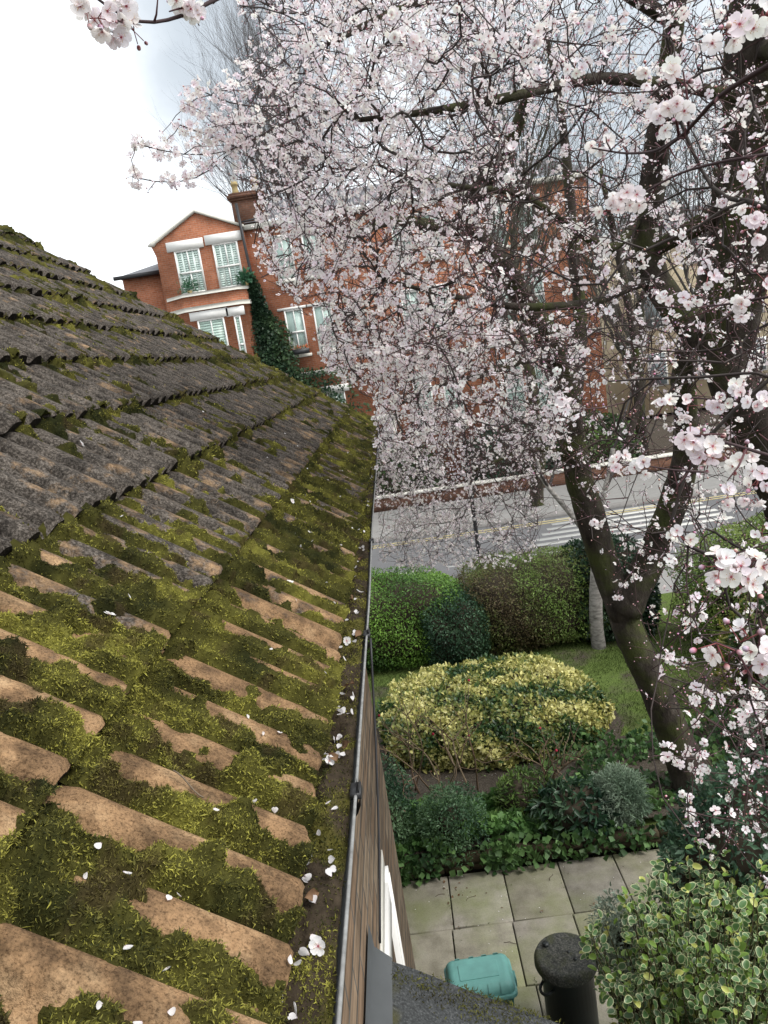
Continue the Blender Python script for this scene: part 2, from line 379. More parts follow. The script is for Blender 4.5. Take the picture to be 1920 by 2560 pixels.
tag(b.build('yellow_line', M_YPAINT), kind='structure')
# patio of square flagstones with open joints
b = MB()
xs = [-2.47+0.58*k for k in range(14)]; ys = [7.13-0.765*k for k in range(11)]
ys_slab = list(ys)
for r in range(10):
    for k in range(13):
        sh = (0.06 if r % 3 == 2 else -0.02 if r % 3 == 1 else 0.0)
        t = U(0.82, 1.08); dz = U(-0.003, 0.003)
        x0, x1, y0, y1 = xs[k]+sh+0.006, xs[k+1]+sh-0.006, ys[r+1]+0.006, ys[r]-0.006
        v = np.array([[x0, y0, dz], [x1, y0, dz], [x1, y1, dz], [x0, y1, dz]]); e = 0.008
        v2 = np.array([[x0-e*0, y0, -0.05], [x1, y0, -0.05], [x1, y1, -0.05], [x0, y1, -0.05]])
        vi = v+np.array([[e, e, 0.004], [-e, e, 0.004], [-e, -e, 0.004], [e, -e, 0.004]])
        b.add(np.vstack([vi, v, v2]), [np.array([[0, 1, 2, 3]]), np.array([[i+4, (i+1) % 4+4, (i+1) % 4, i] for i in range(4)]),
              np.array([[i+8, (i+1) % 4+8, (i+1) % 4+4, i+4] for i in range(4)])], (t, t*U(0.97, 1.0), t*U(0.92, 1.0)))
tag(b.build('patio', M_FLAG), kind='structure')
# low retaining wall of the flower bed
b = MB()
for k in range(26):
    for c_ in range(2):
        x = -2.6+0.27*k+(0.135 if c_ == 1 else 0); yy = 7.16+0.012*(x+0.5)
        b.box(x+0.004, x+0.262, yy-U(0, 0.008), yy+0.14, 0.0+0.075*c_, 0.071+0.075*c_, (U(.4, .7),)*3)
wall_o = tag(b.build('garden_wall', M_WALLB), 'low mossy brick wall edging the flower bed above the paving', 'wall')
b = MB(); X, Y = np.meshgrid(np.linspace(-3.2, 5, 60), np.linspace(7.25, 9.1, 22), indexing='ij')
b.grid(np.stack([X, Y+0.05*(X+.5), GZ+0.03+0.08*fbm(X*2, Y*2, 9)-0.07*sstep(8.3, 9.1, Y)], -1)); tag(b.build('flower_bed', M_SOIL, smooth=True), kind='structure')

# ------------------------------------------------------------------ cottage: tiled roof, gutter, wall, window, porch roof
RP = math.radians(39.5); CP, SP = math.cos(RP), math.sin(RP)
EX, EZ, GAUGE = -0.2176, 4.72, 0.3468
HIPY, NCOURSE, PITCHR = 8.8, 10, 0.118
Us, Nn = np.array([-CP, 0, SP]), np.array([SP, 0, CP])
THICK = 0.036
def roll(y):
    a = np.cos(2*np.pi*(y+0.05)/PITCHR)
    return 0.027*(0.5+0.5*np.tanh(2.4*a+0.5))+0.003*a
def tile_rand(k, y, seed): return _hash(np.floor((y+0.05+0.15*0)/(3*PITCHR)), np.full_like(np.asarray(y, float), k), seed)
def roof_h(s, y, k):
    """height over the base plane at slope distance s on course k"""
    t = (s-k*GAUGE)/GAUGE
    return roll(y)+THICK*(1-t)+0.012+(tile_rand(k, y, 3)-0.5)*0.008
def roof_pt(s, y, h): return np.array([EX, 0, EZ])-Nn*0.065+np.asarray(s)[..., None]*Us+np.asarray(h)[..., None]*Nn+np.asarray(y)[..., None]*np.array([0, 1, 0])
def wear_fn(k, s, y):
    """how much of the grey coating has gone: bottom courses close by are bare orange"""
    near = 1-sstep(0.9, 2.6, y)
    wv = np.where(k == 0, 0.14+0.38*near, np.where(k == 1, 0.10+0.36*(1-sstep(0.7, 1.7, y)), 0.065))
    return wv+0.10*(fbm(y*4, s*2.2, 31)-0.5)+0.06*(roll(y)/0.026)
def moss_f(k, s, y):
    """moss cover, positive where it grows; value = cushion thickness factor"""
    t = (s-k*GAUGE)/GAUGE
    n = fbm(y/0.062, s/0.13, 11, 4)*0.85+fbm(y/0.35, s/0.4, 23, 2)*0.45-0.66
    n2 = fbm(y/0.03, s/0.04, 41, 3)-0.5
    base = np.where(k == 0, 0.045+0.17*(1-sstep(0.6, 0.9, y)), np.where(k == 1, 0.08-0.225*sstep(1.5, 2.2, y), -0.07))
    base = base+np.where(k == 0, 0.0, 0.10*sstep(4.6, 6.8, y+0.4*k*0))-np.where(k >= 4, 0.045, 0)
    base = base+np.where((k >= 1) & (y < 1.15), 0.14*(1-sstep(0.7, 1.15, y)), 0)
    hip = HIPY-s*CP-y
    base = base+0.07*(1-sstep(0.15, 1.1, hip))
    trough = ((1-roll(y)/0.026)*0.20-0.11)*np.where((k <= 0) | ((k == 1) & (y < 2)), 0.7+0.9*sstep(0.6, 1.0, y), 0.9)
    under = 0.20*sstep(0.80, 0.97, t)                 # damp strip under the nose of the course above
    nose = 0.05*(1-sstep(0.0, 0.12, t))
    return n+base+trough+under+nose+0.37*n2

house = thing('tiled_house', 'house at left with mossy ribbed tile roof, debris filled gutter and brown brick wall', 'house')
ys = np.concatenate([np.arange(-0.9, 4.5, 0.0155/2), np.arange(4.5, HIPY+0.05, 0.0155)])
bt = MB(); be = MB()
for k in range(NCOURSE):
    sv_ = np.concatenate([k*GAUGE+np.linspace(0.0, 0.02, 3), k*GAUGE+np.linspace(0.05, GAUGE+0.05, 11)])
    S, Y = np.meshgrid(sv_, ys, indexing='ij')
    jag = 0.008*(tile_rand(k, Y, 8)-0.5)+0.006*(fbm(Y/0.02, np.full_like(Y, k*3.1), 51, 2)-0.5)
    fade = 1-np.clip((S-k*GAUGE)/0.05, 0, 1)
    S2 = S+jag*fade
    H = roof_h(S, Y, k)-0.008*np.maximum(0, 1-(S-k*GAUGE)/0.012)**2+0.0022*(fbm(Y/0.03, S/0.03, 77, 3)-0.5)
    H = np.where(S > (k+1)*GAUGE, H-0.012, H)
    V = roof_pt(S2, Y, H)
    keep = Y < HIPY-S*CP+0.02
    W = wear_fn(np.full_like(S, k), S, Y); A = 0.35*np.clip(moss_f(np.full_like(S, k), S, Y)+0.10, 0, 1)*4
    bt.grid(V, np.stack([np.clip(W, 0, 1), np.clip(A, 0, 0.6), W*0], -1), keep)
    # front edge of the course (a solid nose, not paper thin)
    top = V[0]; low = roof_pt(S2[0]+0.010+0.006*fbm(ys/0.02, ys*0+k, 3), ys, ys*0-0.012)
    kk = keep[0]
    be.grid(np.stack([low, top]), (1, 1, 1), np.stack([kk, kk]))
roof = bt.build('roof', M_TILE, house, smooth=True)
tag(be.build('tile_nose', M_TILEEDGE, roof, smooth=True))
# hidden far slope beyond the hip and roof deck
b = MB(); TOPS = NCOURSE*GAUGE
A_, B_ = roof_pt(np.array(0.), np.array(HIPY), np.array(0.)), roof_pt(np.array(TOPS), np.array(HIPY-TOPS*CP), np.array(0.))
b.add(np.array([A_, B_, [B_[0]-3, B_[1], B_[2]], [A_[0]-8, HIPY, A_[2]]]), np.array([[0, 1, 2, 3]]), (0.1, 0.1, 0))
b.add(np.array([[EX, -0.9, EZ-.06], [EX, HIPY-.05, EZ-.06], [B_[0], B_[1]-.05, B_[2]-.02], [B_[0], -0.9, B_[2]-.02]]), np.array([[0, 1, 2, 3]]), (0, 0, 0))
b.build('roof_slope', M_TILE, house)
# hip tiles: overlapping half round caps
b = MB(); hd = B_-A_; HL = np.linalg.norm(hd); hd /= HL
side = unit(np.cross(hd, [0, 0, 1])); upn = np.cross(side, hd)
for k in range(int(HL/0.33)+1):
    t = np.linspace(k*0.33-0.05, k*0.33+0.35, 8); th = np.linspace(-0.1, math.pi+0.1, 13)
    rr = 0.066+0.012*(1-np.linspace(0, 1, 8))[:, None]+0.012*(fbm(t[:, None]*14, th[None]*3, 61)-0.5)+U(-.003, .003)
    V = A_+t[:, None, None]*hd+(-0.045+rr*np.sin(th)[None])[..., None]*upn*0.75+(rr*np.cos(th)[None])[..., None]*side
    b.grid(V, np.stack([np.full(V.shape[:2], 0.05), np.full(V.shape[:2], 0.36), np.zeros(V.shape[:2])], -1))
    e = np.stack([V[0], V[0]*0.15+0.85*(A_+t[0]*hd+0.02*upn)]); b.grid(e, (0, 0.2, 0))
b.build('hip_cap', M_TILE, house, smooth=True)
# gutter
def lipx(y): return -0.158-0.010*sstep(2.0, 3.6, y)-0.03*sstep(5.5, 10, y)+0.003*(fbm(y*0.9, y*0, 4)-0.5)
def lipz(y): return 4.700-0.012*np.sin(y*0.8)+0.004*(fbm(y*2, y*0, 5)-0.5)
yg = np.linspace(-0.9, HIPY-0.05, 160); th = np.linspace(0, math.pi, 11)
GX = lambda y: lipx(y)-0.058
b = MB()
V = np.stack([GX(yg)[:, None]+0.058*np.cos(th)[None], np.repeat(yg[:, None], 11, 1), lipz(yg)[:, None]-0.052*np.sin(th)[None]], -1); b.grid(V)
V2 = V*1; V2[..., 0] = GX(yg)[:, None]+0.054*np.cos(th)[None]; V2[..., 2] = lipz(yg)[:, None]-0.048*np.sin(th)[None]; b.grid(V2)
gut = b.build('gutter', M_GUTTER, house, smooth=True)
b = MB(); b.tube(np.stack([lipx(yg)-0.001, yg, lipz(yg)+0.002], -1), 0.0029, 8); b.build('lip', M_LIP, gut, smooth=True)
for yy in (0.45, 1.18, 1.94, 3.0, 4.4, 6.0, 7.6):
    b = MB(); y_ = np.array([yy-0.018, yy+0.018]); t2 = np.linspace(-0.25, math.pi*0.6, 9)
    for r0 in (0.061, 0.0655):
        b.grid(np.stack([GX(y_)[:, None]+r0*np.cos(t2)[None], np.repeat(y_[:, None], 9, 1), lipz(y_)[:, None]-(r0-0.006)*np.sin(t2)[None]], -1))
    b.box(lipx(yy)-0.01, lipx(yy)+0.008, yy-0.018, yy+0.018, lipz(yy)-0.004, lipz(yy)+0.007)
    b.build('bracket', M_BLACK, gut)
b = MB(); b.box(-0.315, -0.29, -0.9, HIPY-0.1, 4.5, 4.69); b.build('fascia', M_WHITE, house)
b = MB(); b.box(-1.39, -0.316, 2.5, HIPY-0.12, 4.50, 4.52); b.build('soffit', M_WHITE, house)
WX = -0.25
b = MB(); b.box(-1.4, WX, -0.9, 2.76, 0, 4.64); b.box(-4, -1.4, -0.9, HIPY-0.4, 0, 4.6)
b.build('wall', M_BROWN, house)
wn = MB()
for (y0, y1, z0, z1) in ((2.12, 2.2, 2.5, 3.8), (0.9, 0.98, 2.5, 3.8), (0.98, 2.12, 3.72, 3.8), (0.98, 2.12, 2.5, 2.58), (1.52, 1.58, 2.58, 3.72)):
    wn.box(WX-0.03, WX+0.016, y0, y1, z0, z1)
for q in (2.145, 2.175): wn.box(WX+0.016, WX+0.020, q-0.006, q+0.006, 2.5, 3.79)
win = wn.build('window', M_WHITE, house)
b = MB(); b.box(WX-0.02, WX-0.012, 0.98, 2.12, 2.58, 3.72); b.build('pane', M_GLASS, win)
b = MB(); b.box(WX+0.001, WX+0.006, 0.9, 2.2, 3.801, 3.86); b.build('lintel', M_STONE, win)
# porch roof: lean-to sheet of mineral felt falling away from the wall
PT = at_y(932, 2385, 1.62); PE = at_y(1390, 2556, 1.62)
dirp = (PE-PT); dirp[1] = 0
P0 = np.array([WX+0.004, 1.62, PT[2]+(WX+0.004-PT[0])*dirp[2]/dirp[0]]); P1 = PT+dirp*2.2
b = MB(); nx, ny = 40, 24
X, Y = np.meshgrid(np.linspace(0, 1, nx), np.linspace(0, 1, ny), indexing='ij')
Z = 0.006*(fbm(X*9, Y*9, 8)-0.5)
V = P0+X[..., None]*(P1-P0)+Y[..., None]*np.array([0, -2.4, 0])+Z[..., None]*np.array([0, 0, 1]); b.grid(V)
V2 = V+np.array([0, 0, -0.05]); b.grid(V2); b.grid(np.stack([V[:, 0], V2[:, 0]])); b.grid(np.stack([V[-1], V2[-1]]))
porch = b.build('porch_roof', M_FELT, house, smooth=False)
b = MB(); z_ = np.array([-0.005, 0.12]); y_ = np.linspace(1.62, -0.7, 20)
V = np.stack([np.stack([np.full(20, WX+0.05), y_, np.full(20, P0[2]-0.028+0.010)], -1), np.stack([np.full(20, WX+0.012), y_, np.full(20, P0[2]+0.02)], -1),
              np.stack([np.full(20, WX+0.006), y_+0.01*np.sin(y_*9), np.full(20, P0[2]+0.08)], -1)]); b.grid(V); b.build('flashing', M_LEAD, porch, smooth=True)
b = MB(); c0, c1 = np.array([lipx(2.0)+0.002, 2.0, 4.655]), np.array([P0[0]+0.02, 1.64, P0[2]+0.01])
tt = np.linspace(0, 1, 14)[:, None]; b.tube(c0*(1-tt)+c1*tt+np.array([0.0, 0.0, -0.05])*np.sin(tt*np.pi), 0.0035, 6); b.build('cable', M_BLACK, house)

# ------------------------------------------------------------------ moss on the roof (nobody could count it)
def moss_col(v, y, s, rnd):
    """v: 0..1 freshness"""
    dark, olive, bright, brown = np.array([.032, .036, .010]), np.array([.108, .102, .024]), np.array([.35, .33, .064]), np.array([.075, .050, .025])
    c = dark+(olive-dark)*sstep(0.0, 0.45, v)[..., None]+(bright-olive)*sstep(0.42, 0.95, v)[..., None]
    bm = sstep(0.58, 0.74, fbm(y/0.06+9, s/0.05, 71, 4))[..., None]*0.6
    return np.clip((c*(1-bm)+brown*bm)*(0.75+0.5*rnd[..., None]), 0, 1)
mo = MB(); MOSS_H = 0.20
def moss_T(k, s, y):
    f = moss_f(k, s, y)
    th_ = np.clip(f, 0, 0.45)*MOSS_H*(1.0+1.7*(fbm(y/0.028, s/0.028, 91, 3)-0.5))
    return np.minimum(th_*np.where(np.asarray(k) >= 2, 0.65, 1.0), 0.045)
for k in range(NCOURSE):
    for (ya_, yb_, st_) in ((-0.2, 3.4, 0.0065), (3.4, HIPY, 0.014)):
        sv_ = np.arange(k*GAUGE+0.002, (k+1)*GAUGE+0.02, st_); yv = np.arange(ya_, yb_+st_, st_)
        S, Y = np.meshgrid(sv_, yv, indexing='ij'); K = np.full_like(S, k)
        T = moss_T(K, S, Y); keep = (T > 0.0008) & (Y < HIPY-S*CP+0.03)
        if not keep.any(): continue
        base = roof_h(np.minimum(S, (k+1)*GAUGE), Y, k)*1.0
        V = roof_pt(S, Y, base+T-0.002)
        fr = np.clip(fbm(Y/0.09, S/0.09, 19, 3)*1.5-0.35+0.1*(k <= 1), 0, 1)
        mo.grid(V, moss_col(fr*0.75, Y, S, fbm(Y/0.012, S/0.012, 29, 2))*(0.66 if st_ < 0.01 else 0.9), keep)
tag(mo.build('moss', M_MOSS, smooth=True), 'green and brown moss growing in cushions across the roof tiles', 'moss', kind='stuff')
def strands(n, smin, smax, ymin, ymax, Lr, Wr, seed, shag=1.0):
    r = np.random.default_rng(seed)
    s = r.uniform(smin, smax, n); y = ymin*(ymax/ymin)**r.uniform(0, 1, n) if ymin > 0 else r.uniform(ymin, ymax, n)
    k = np.floor(s/GAUGE); T = moss_T(k, s, y)
    ok = (T > 0.0015+0.004*r.uniform(0, 1, n)) & (y < HIPY-s*CP)
    s, y, k, T = s[ok], y[ok], k[ok], T[ok]; n = len(s)
    base = roof_pt(s, y, roof_h(s, y, k)+T-0.004)
    e = 0.006
    gy = (moss_T(k, s, y+e)-moss_T(k, s, y-e))/(2*e); gs = (moss_T(k, s+e, y)-moss_T(k, s-e, y))/(2*e)
    nrm = unit(Nn-np.clip(gy, -2, 2)[:, None]*np.array([0, 1, 0])-np.clip(gs, -2, 2)[:, None]*Us)
    return base, nrm, s, y, r
ST = MB()
def add_strands(base, nrm, s, y, r, L0, L1, W, flat=0.9):
    n = len(base); L_ = r.uniform(L0, L1, n)[:, None]
    d = unit(nrm+flat*r.normal(size=(n, 3))); d2 = unit(d+1.3*r.normal(size=(n, 3))-0.2*np.array([0, 0, 1]))
    sd_ = unit(np.cross(d, r.normal(size=(n, 3)))); wv = (W*r.uniform(0.6, 1.3, n))[:, None]
    p1 = base+d*L_*0.5; p2 = p1+d2*L_*0.5
    V = np.stack([base-sd_*wv*0.5, base+sd_*wv*0.5, p1-sd_*wv*0.55, p1+sd_*wv*0.55, p2], 1)
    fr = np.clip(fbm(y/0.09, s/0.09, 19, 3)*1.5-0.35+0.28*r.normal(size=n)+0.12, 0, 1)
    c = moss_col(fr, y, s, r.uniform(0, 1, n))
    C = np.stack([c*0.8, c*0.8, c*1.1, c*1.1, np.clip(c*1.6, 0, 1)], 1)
    o = (np.arange(n)*5)[:, None]
    ST.add(V, [o+np.array([[0, 1, 3, 2]]), o+np.array([[2, 3, 4]])], C.reshape(-1, 3))
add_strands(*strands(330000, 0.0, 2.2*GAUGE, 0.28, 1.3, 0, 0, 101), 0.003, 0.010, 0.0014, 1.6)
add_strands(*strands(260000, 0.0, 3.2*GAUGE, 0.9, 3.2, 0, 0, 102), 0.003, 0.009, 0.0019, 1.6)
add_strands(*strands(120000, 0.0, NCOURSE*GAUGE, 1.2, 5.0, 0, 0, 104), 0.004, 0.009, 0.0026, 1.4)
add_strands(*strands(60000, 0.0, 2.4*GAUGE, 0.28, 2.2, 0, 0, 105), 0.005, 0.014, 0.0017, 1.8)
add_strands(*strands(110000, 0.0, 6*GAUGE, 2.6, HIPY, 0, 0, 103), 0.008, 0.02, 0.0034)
# moss and leaf mould in the gutter
b = MB(); X, Y = np.meshgrid(np.linspace(0.012, 0.106, 16), np.concatenate([np.arange(-0.2, 3, 0.008), np.arange(3, HIPY-.08, 0.02)]), indexing='ij')
xx = lipx(Y)-X
zz = lipz(Y)-0.016+0.042*(fbm(Y/0.07, X/0.05, 13, 4)-0.42)+0.012*np.sin(X/0.118*np.pi)
fr = np.clip(fbm(Y/0.08, X/0.06, 33, 3)*1.9-0.75, 0, 1)
cc = np.array([.06, .045, .03])+(np.array([.12, .11, .024])-np.array([.06, .045, .03]))*sstep(.2, .7, fr)[..., None]
b.grid(np.stack([xx, Y, zz], -1), cc*(0.6+0.8*fbm(Y/.01, X/.01, 6, 2)[..., None]))
tag(b.build('leaf_mould', M_MOSS, smooth=True), 'dark leaf mould and moss filling the gutter along the eaves', 'leaf mould', kind='stuff')
def gut_strands(n, y0, y1, L0, L1, W, seed):
    r = np.random.default_rng(seed); X = r.uniform(0.014, 0.104, n); Y = y0*(y1/y0)**r.uniform(0, 1, n)
    f = np.clip(fbm(Y/0.08, X/0.06, 33, 3)*1.9-0.75, 0, 1); ok = f > r.uniform(0.0, 0.4, n)-0.05; X, Y = X[ok], Y[ok]; n = len(X)
    z = lipz(Y)-0.018+0.042*(fbm(Y/0.07, X/0.05, 13, 4)-0.42)+0.012*np.sin(X/0.118*np.pi)
    add_strands(np.stack([lipx(Y)-X, Y, z], -1), np.tile([0, 0, 1.], (n, 1)), X+5, Y, r, L0, L1, W)
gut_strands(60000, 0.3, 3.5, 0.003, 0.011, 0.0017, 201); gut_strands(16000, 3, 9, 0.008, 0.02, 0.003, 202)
tag(ST.build('moss_strands', M_STRAND), 'feathery yellow green moss fronds standing over the tiles and gutter', 'moss', kind='stuff')

# ------------------------------------------------------------------ red brick house across the road
FY = 31.0
rh = thing('brick_house', 'tall red brick house across the road with white gable windows, bay and chimney', 'house', loc=(0, 0, 0))
def hb(name, boxes, mat, parent=rh):
    b = MB()
    for q in boxes: b.box(*q)
    return b.build(name, mat, parent)
b = MB(); b.prism([(-8.3, 0), (-4.75, 0), (-4.75, 11.15), (-4.85, 11.2), (-6.5, 12.02), (-8.2, 11.15), (-8.42, 11.0), (-8.3, 10.6)], FY, FY+9)
b.build('gable_wall', M_RED, rh)
M_CHIM = brick('chimney_brick', (0.16, 0.075, 0.048), (0.22, 0.11, 0.07), (0.16, 0.12, 0.10), dirt=0.5)
hb('wing', [(-10.08, -8.302, FY+0.9, FY+9, 0, 10.12)], M_RED)
hb('wall', [(-4.748, 8.6, FY+0.12, FY+9, 0, 11.2)], M_RED)
b = MB(); b.prism([(-8.55, 11.02), (-8.4, 11.15), (-8.25, 11.2), (-6.5, 12.1), (-4.7, 11.27), (-4.7, 11.16), (-6.5, 11.98), (-8.2, 11.08), (-8.3, 10.98)], FY-0.07, FY+0.2); b.build('coping', M_STONE, rh)
b = MB(); b.add(np.array([[-10.3, FY+0.7, 10.16], [-8.304, FY+0.7, 10.22], [-8.304, FY+3.2, 10.95], [-9.2, FY+3.2, 10.85], [-10.3, FY+9, 10.16]]), [np.array([[0, 1, 2, 3]]), np.array([[0, 3, 4]])])
b.add(np.array([[-8.5, FY+1, 11.05], [-6.5, FY+1, 12.0], [-6.5, FY+9, 12.0], [-8.5, FY+9, 11.05]]), np.array([[0, 1, 2, 3]]))
b.add(np.array([[-4.7, FY-0.05, 11.3], [8.8, FY-0.05, 11.3], [8.0, FY+5, 13.0], [-4.7, FY+5, 13.0]]), np.array([[0, 1, 2, 3]])); b.build('roof', M_SLATE, rh)
hb('eaves_gutter', [(-10.34, -8.31, FY+0.6, FY+0.7, 10.06, 10.2), ], M_BLACK)
hb('cornice', [(-4.745, 8.7, FY-0.04, FY+0.118, 11.06, 11.24)], M_STONE)
ch = hb('chimney', [(-5.06, -3.9, FY+0.16, FY+0.9, 11.0, 12.2), (-5.12, -3.84, FY+0.1, FY+0.96, 12.2, 12.28), (-5.18, -3.78, FY+0.04, FY+1.02, 12.28, 12.4), (-5.12, -3.84, FY+0.1, FY+0.96, 12.4, 12.48)], M_CHIM)
for x in (-4.88, -4.1):
    b = MB(); b.lathe([(0.13, 12.48), (0.155, 12.5), (0.12, 12.62), (0.11, 12.82), (0.14, 12.84), (0.14, 12.9), (0.115, 12.92), (0.115, 13.02), (0.08, 13.02), (0.08, 12.6)], 16, (1, 1, 1), (x, FY+0.5, 0)); b.build('pot', M_POT, ch, smooth=True)
# bay: ground to first floor, canted at its left end
bay = [(-8.15, FY-0.02), (-7.38, FY-0.62), (-5.3, FY-0.62), (-4.74, FY-0.02)]
def bayband(z0, z1, off, name, mat):
    P = np.array([(x+(off if i > 1 else -off)*(0.8 if i in (0, 3) else 0.3), y-off*(i in (1, 2))) for i, (x, y) in enumerate(bay)])
    P = np.vstack([P, [P[3, 0], FY+0.0-0.01], [P[0, 0], FY-0.01]]) if False else P
    b = MB(); n = len(P); lo = np.c_[P, np.full(n, z0)]; hi = np.c_[P, np.full(n, z1)]
    b.add(np.vstack([lo, hi]), [np.array([[i, i+1, n+i+1, n+i] for i in range(n-1)]), np.array([[0, 1, 2, 3]]), np.array([[7, 6, 5, 4]])]); return b.build(name, mat, rh)
bayband(0, 8.30, 0.0, 'bay', M_RED); bayband(8.46, 8.86, 0.02, 'bay_parapet', M_RED)
bayband(8.30, 8.46, 0.12, 'bay_cornice', M_STONE); bayband(8.86, 8.98, 0.10, 'bay_coping', M_STONE)
def sash(x0, x1, z0, z1, y, kind='plain', rail=0.5, sill=True, lintel=0.3, par=None, bars=2):
    """a window: frame with rail and bars, shutters or curtain behind, glass"""
    f = MB(); t = 0.06
    f.box(x0, x0+t, y-0.05, y+0.02, z0, z1); f.box(x1-t, x1, y-0.05, y+0.02, z0, z1)
    f.box(x0+t, x1-t, y-0.05, y+0.02, z1-t, z1); f.box(x0+t, x1-t, y-0.05, y+0.02, z0, z0+t)
    zr = z0+(z1-z0)*rail; f.box(x0+t, x1-t, y-0.06, y+0.01, zr-0.035, zr+0.035)
    for k in range(1, bars):
        xm = x0+(x1-x0)*k/bars; f.box(xm-0.02, xm+0.02, y-0.045, y, z0+t, zr-0.036); f.box(xm-0.02, xm+0.02, y-0.045, y, zr+0.036, z1-t)
    w_ = f.build('window', M_WHITE, rh)
    s_ = MB(); iw = x1-x0-2*t
    s_.box(x0+t, x1-t, y-0.004, y-0.002, z0+t, z1-t, (0.44, 0.51, 0.485) if kind == 'shutter' else (0.47, 0.545, 0.52))
    if kind == 'shutter':
        npan = 4
        for k in range(npan):
            a = x0+t+iw*k/npan; c_ = a+iw/npan
            s_.box(a, a+0.035, y-0.025, y-0.006, z0+t, z1-t, (.72, .75, .73)); s_.box(c_-0.035, c_, y-0.025, y-0.006, z0+t, z1-t, (.72, .75, .73))
            for zz in np.arange(z0+t+0.05, z1-t-0.03, 0.085): s_.box(a+0.035, c_-0.035, y-0.02, y-0.008, zz, zz+0.05, (.66, .73, .70))
    elif kind == 'blind':
        for zz in np.arange(z0+t+0.02, z1-t-0.03, 0.10): s_.box(x0+t, x1-t, y-0.014, y-0.006, zz, zz+0.075, (.56, .66, .60))
    s_.build('shutter', M_BLIND, w_)
    g = MB(); g.box(x0+t, x1-t, y-0.033, y-0.030, z0+t, z1-t); g.build('pane', M_GLASS, w_)
    if sill: b = MB(); b.box(x0-0.1, x1+0.1, y-0.16, y+0.01, z0-0.12, z0-0.002); b.build('sill', M_STONE, w_)
    if lintel: b = MB(); b.box(x0-0.25, x1+0.2, y-0.07, y+0.01, z1+0.003, z1+lintel); b.build('lintel', M_WHITE, w_)
    return w_
sash(-7.58, -6.58, 9.04, 10.68, FY, 'shutter', 0.48, False, 0.36)
sash(-6.06, -5.07, 9.04, 10.72, FY, 'shutter', 0.48, False, 0.36)
sash(-7.05, -6.0, 5.9, 7.93, FY-0.62, 'blind', 0.45, True, 0.33)
sash(-5.95, -5.72, 5.9, 7.93, FY-0.60, 'none', 0.45, False, 0) if False else None
sash(-5.40, -4.97, 5.9, 7.90, FY-0.35, 'blind', 0.45, True, 0.33, bars=1) if False else sash(-5.62, -5.36, 5.9, 7.90, FY-0.62, 'blind', 0.45, False, 0.33, bars=1)
for x0 in (-3.75, -2.6, 0.9, 2.1, 4.6, 5.8):
    sash(x0, x0+0.74, 6.1, 7.86, FY+0.12, 'plain', 0.5, True, 0.1)
    sash(x0, x0+0.74, 9.0, 10.6, FY+0.12, 'plain', 0.5, True, 0.1)
    sash(x0, x0+0.74, 2.3, 4.4, FY+0.12, 'blind', 0.5, True, 0.3)
hb('doorway', [(-1.35, -0.25, FY+0.02, FY+0.118, 0.4, 2.7)], M_BLACK); hb('door_surround', [(-1.6, -1.36, FY-0.1, FY+0.116, 0.1, 3.0), (-0.24, 0.0, FY-0.1, FY+0.116, 0.1, 3.0), (-1.7, 0.1, FY-0.15, FY+0.116, 3.0, 3.25)], M_STONE)
hb('string_course', [(-4.74, 8.65, FY+0.05, FY+0.119, 5.2, 5.38)], M_STONE)
b = MB(); b.tube([(-8.42, FY+0.84, 10.1), (-8.42, FY+0.84, 0.1)], 0.06, 8); b.tube([(-4.84, FY-0.09, 12.05), (-4.78, FY-0.09, 10.2), (-4.7, FY-0.05, 8.6), (-4.7, FY-0.05, 0.2)], 0.06, 8); b.tube([(-4.8, FY-0.09, 11.35), (-4.2, FY+0.0, 11.42)], 0.03, 6)
b.build('drainpipe', M_BLACK, rh, smooth=True)
# cream building further along, and a plain brown terrace to its right
cb = thing('cream_building', 'pale cream rendered building glimpsed through the branches at far right', 'building')
cx0, cz1 = at_y(1500, 560, 44)[0], at_y(1790, 580, 44)[2]
b = MB(); b.box(13.5, 34, 44, 54, 0, cz1); b.build('wall', M_CREAM, cb)
b = MB(); b.box(13.2, 34.3, 43.7, 54.2, cz1+0.002, cz1+0.35); b.build('cornice', M_STONE, cb)
b = MB(); b.add(np.array([[13.2, 43.7, cz1+.36], [34.3, 43.7, cz1+.36], [32, 49, cz1+2.2], [15.5, 49, cz1+2.2]]), np.array([[0, 1, 2, 3]])); b.build('roof', M_SLATE, cb)
for z in (1.6, 4.8, 8.0):
    for k in range(7):
        x0 = 14.6+2.8*k; b = MB(); b.box(x0, x0+1.1, 43.93, 44.02, z, z+1.9); ww = b.build('window', M_WHITE, cb)
        b = MB(); b.box(x0+0.08, x0+1.02, 43.915, 43.928, z+0.08, z+1.82, (.16, .19, .20)); b.build('pane', M_BLIND, ww)

# ------------------------------------------------------------------ foliage generators
def ell_points(n, c, r, zmin=-9, seed=1, lump=0.12, lf=2.2, power=2.0, depth=0.12):
    """points on the lumpy skin of a rounded mass with outward normals"""
    q = np.random.default_rng(seed); d = unit(q.normal(size=(n, 3)))
    k = (np.abs(d)**power).sum(1)**(-1/power)
    g = 1+lump*2*(fbm(d[:, 0]*lf+d[:, 2]*1.7+seed*3.1+9, d[:, 1]*lf-d[:, 2]*1.3+seed+9, seed, 3)-0.5)
    dep = 1-depth*q.uniform(0, 1, n)**2
    P = d*(k*g*dep)[:, None]*np.asarray(r)+np.asarray(c); nr = unit(d/np.asarray(r))
    ok = P[:, 2] > zmin
    return P[ok], nr[ok], q
LEAF4 = (np.array([[0, 0, 0], [-0.5, 0.5, 0.12], [0, 1, 0], [0.5, 0.5, 0.12]]), [np.array([[0, 2, 1]]), np.array([[0, 3, 2]])])
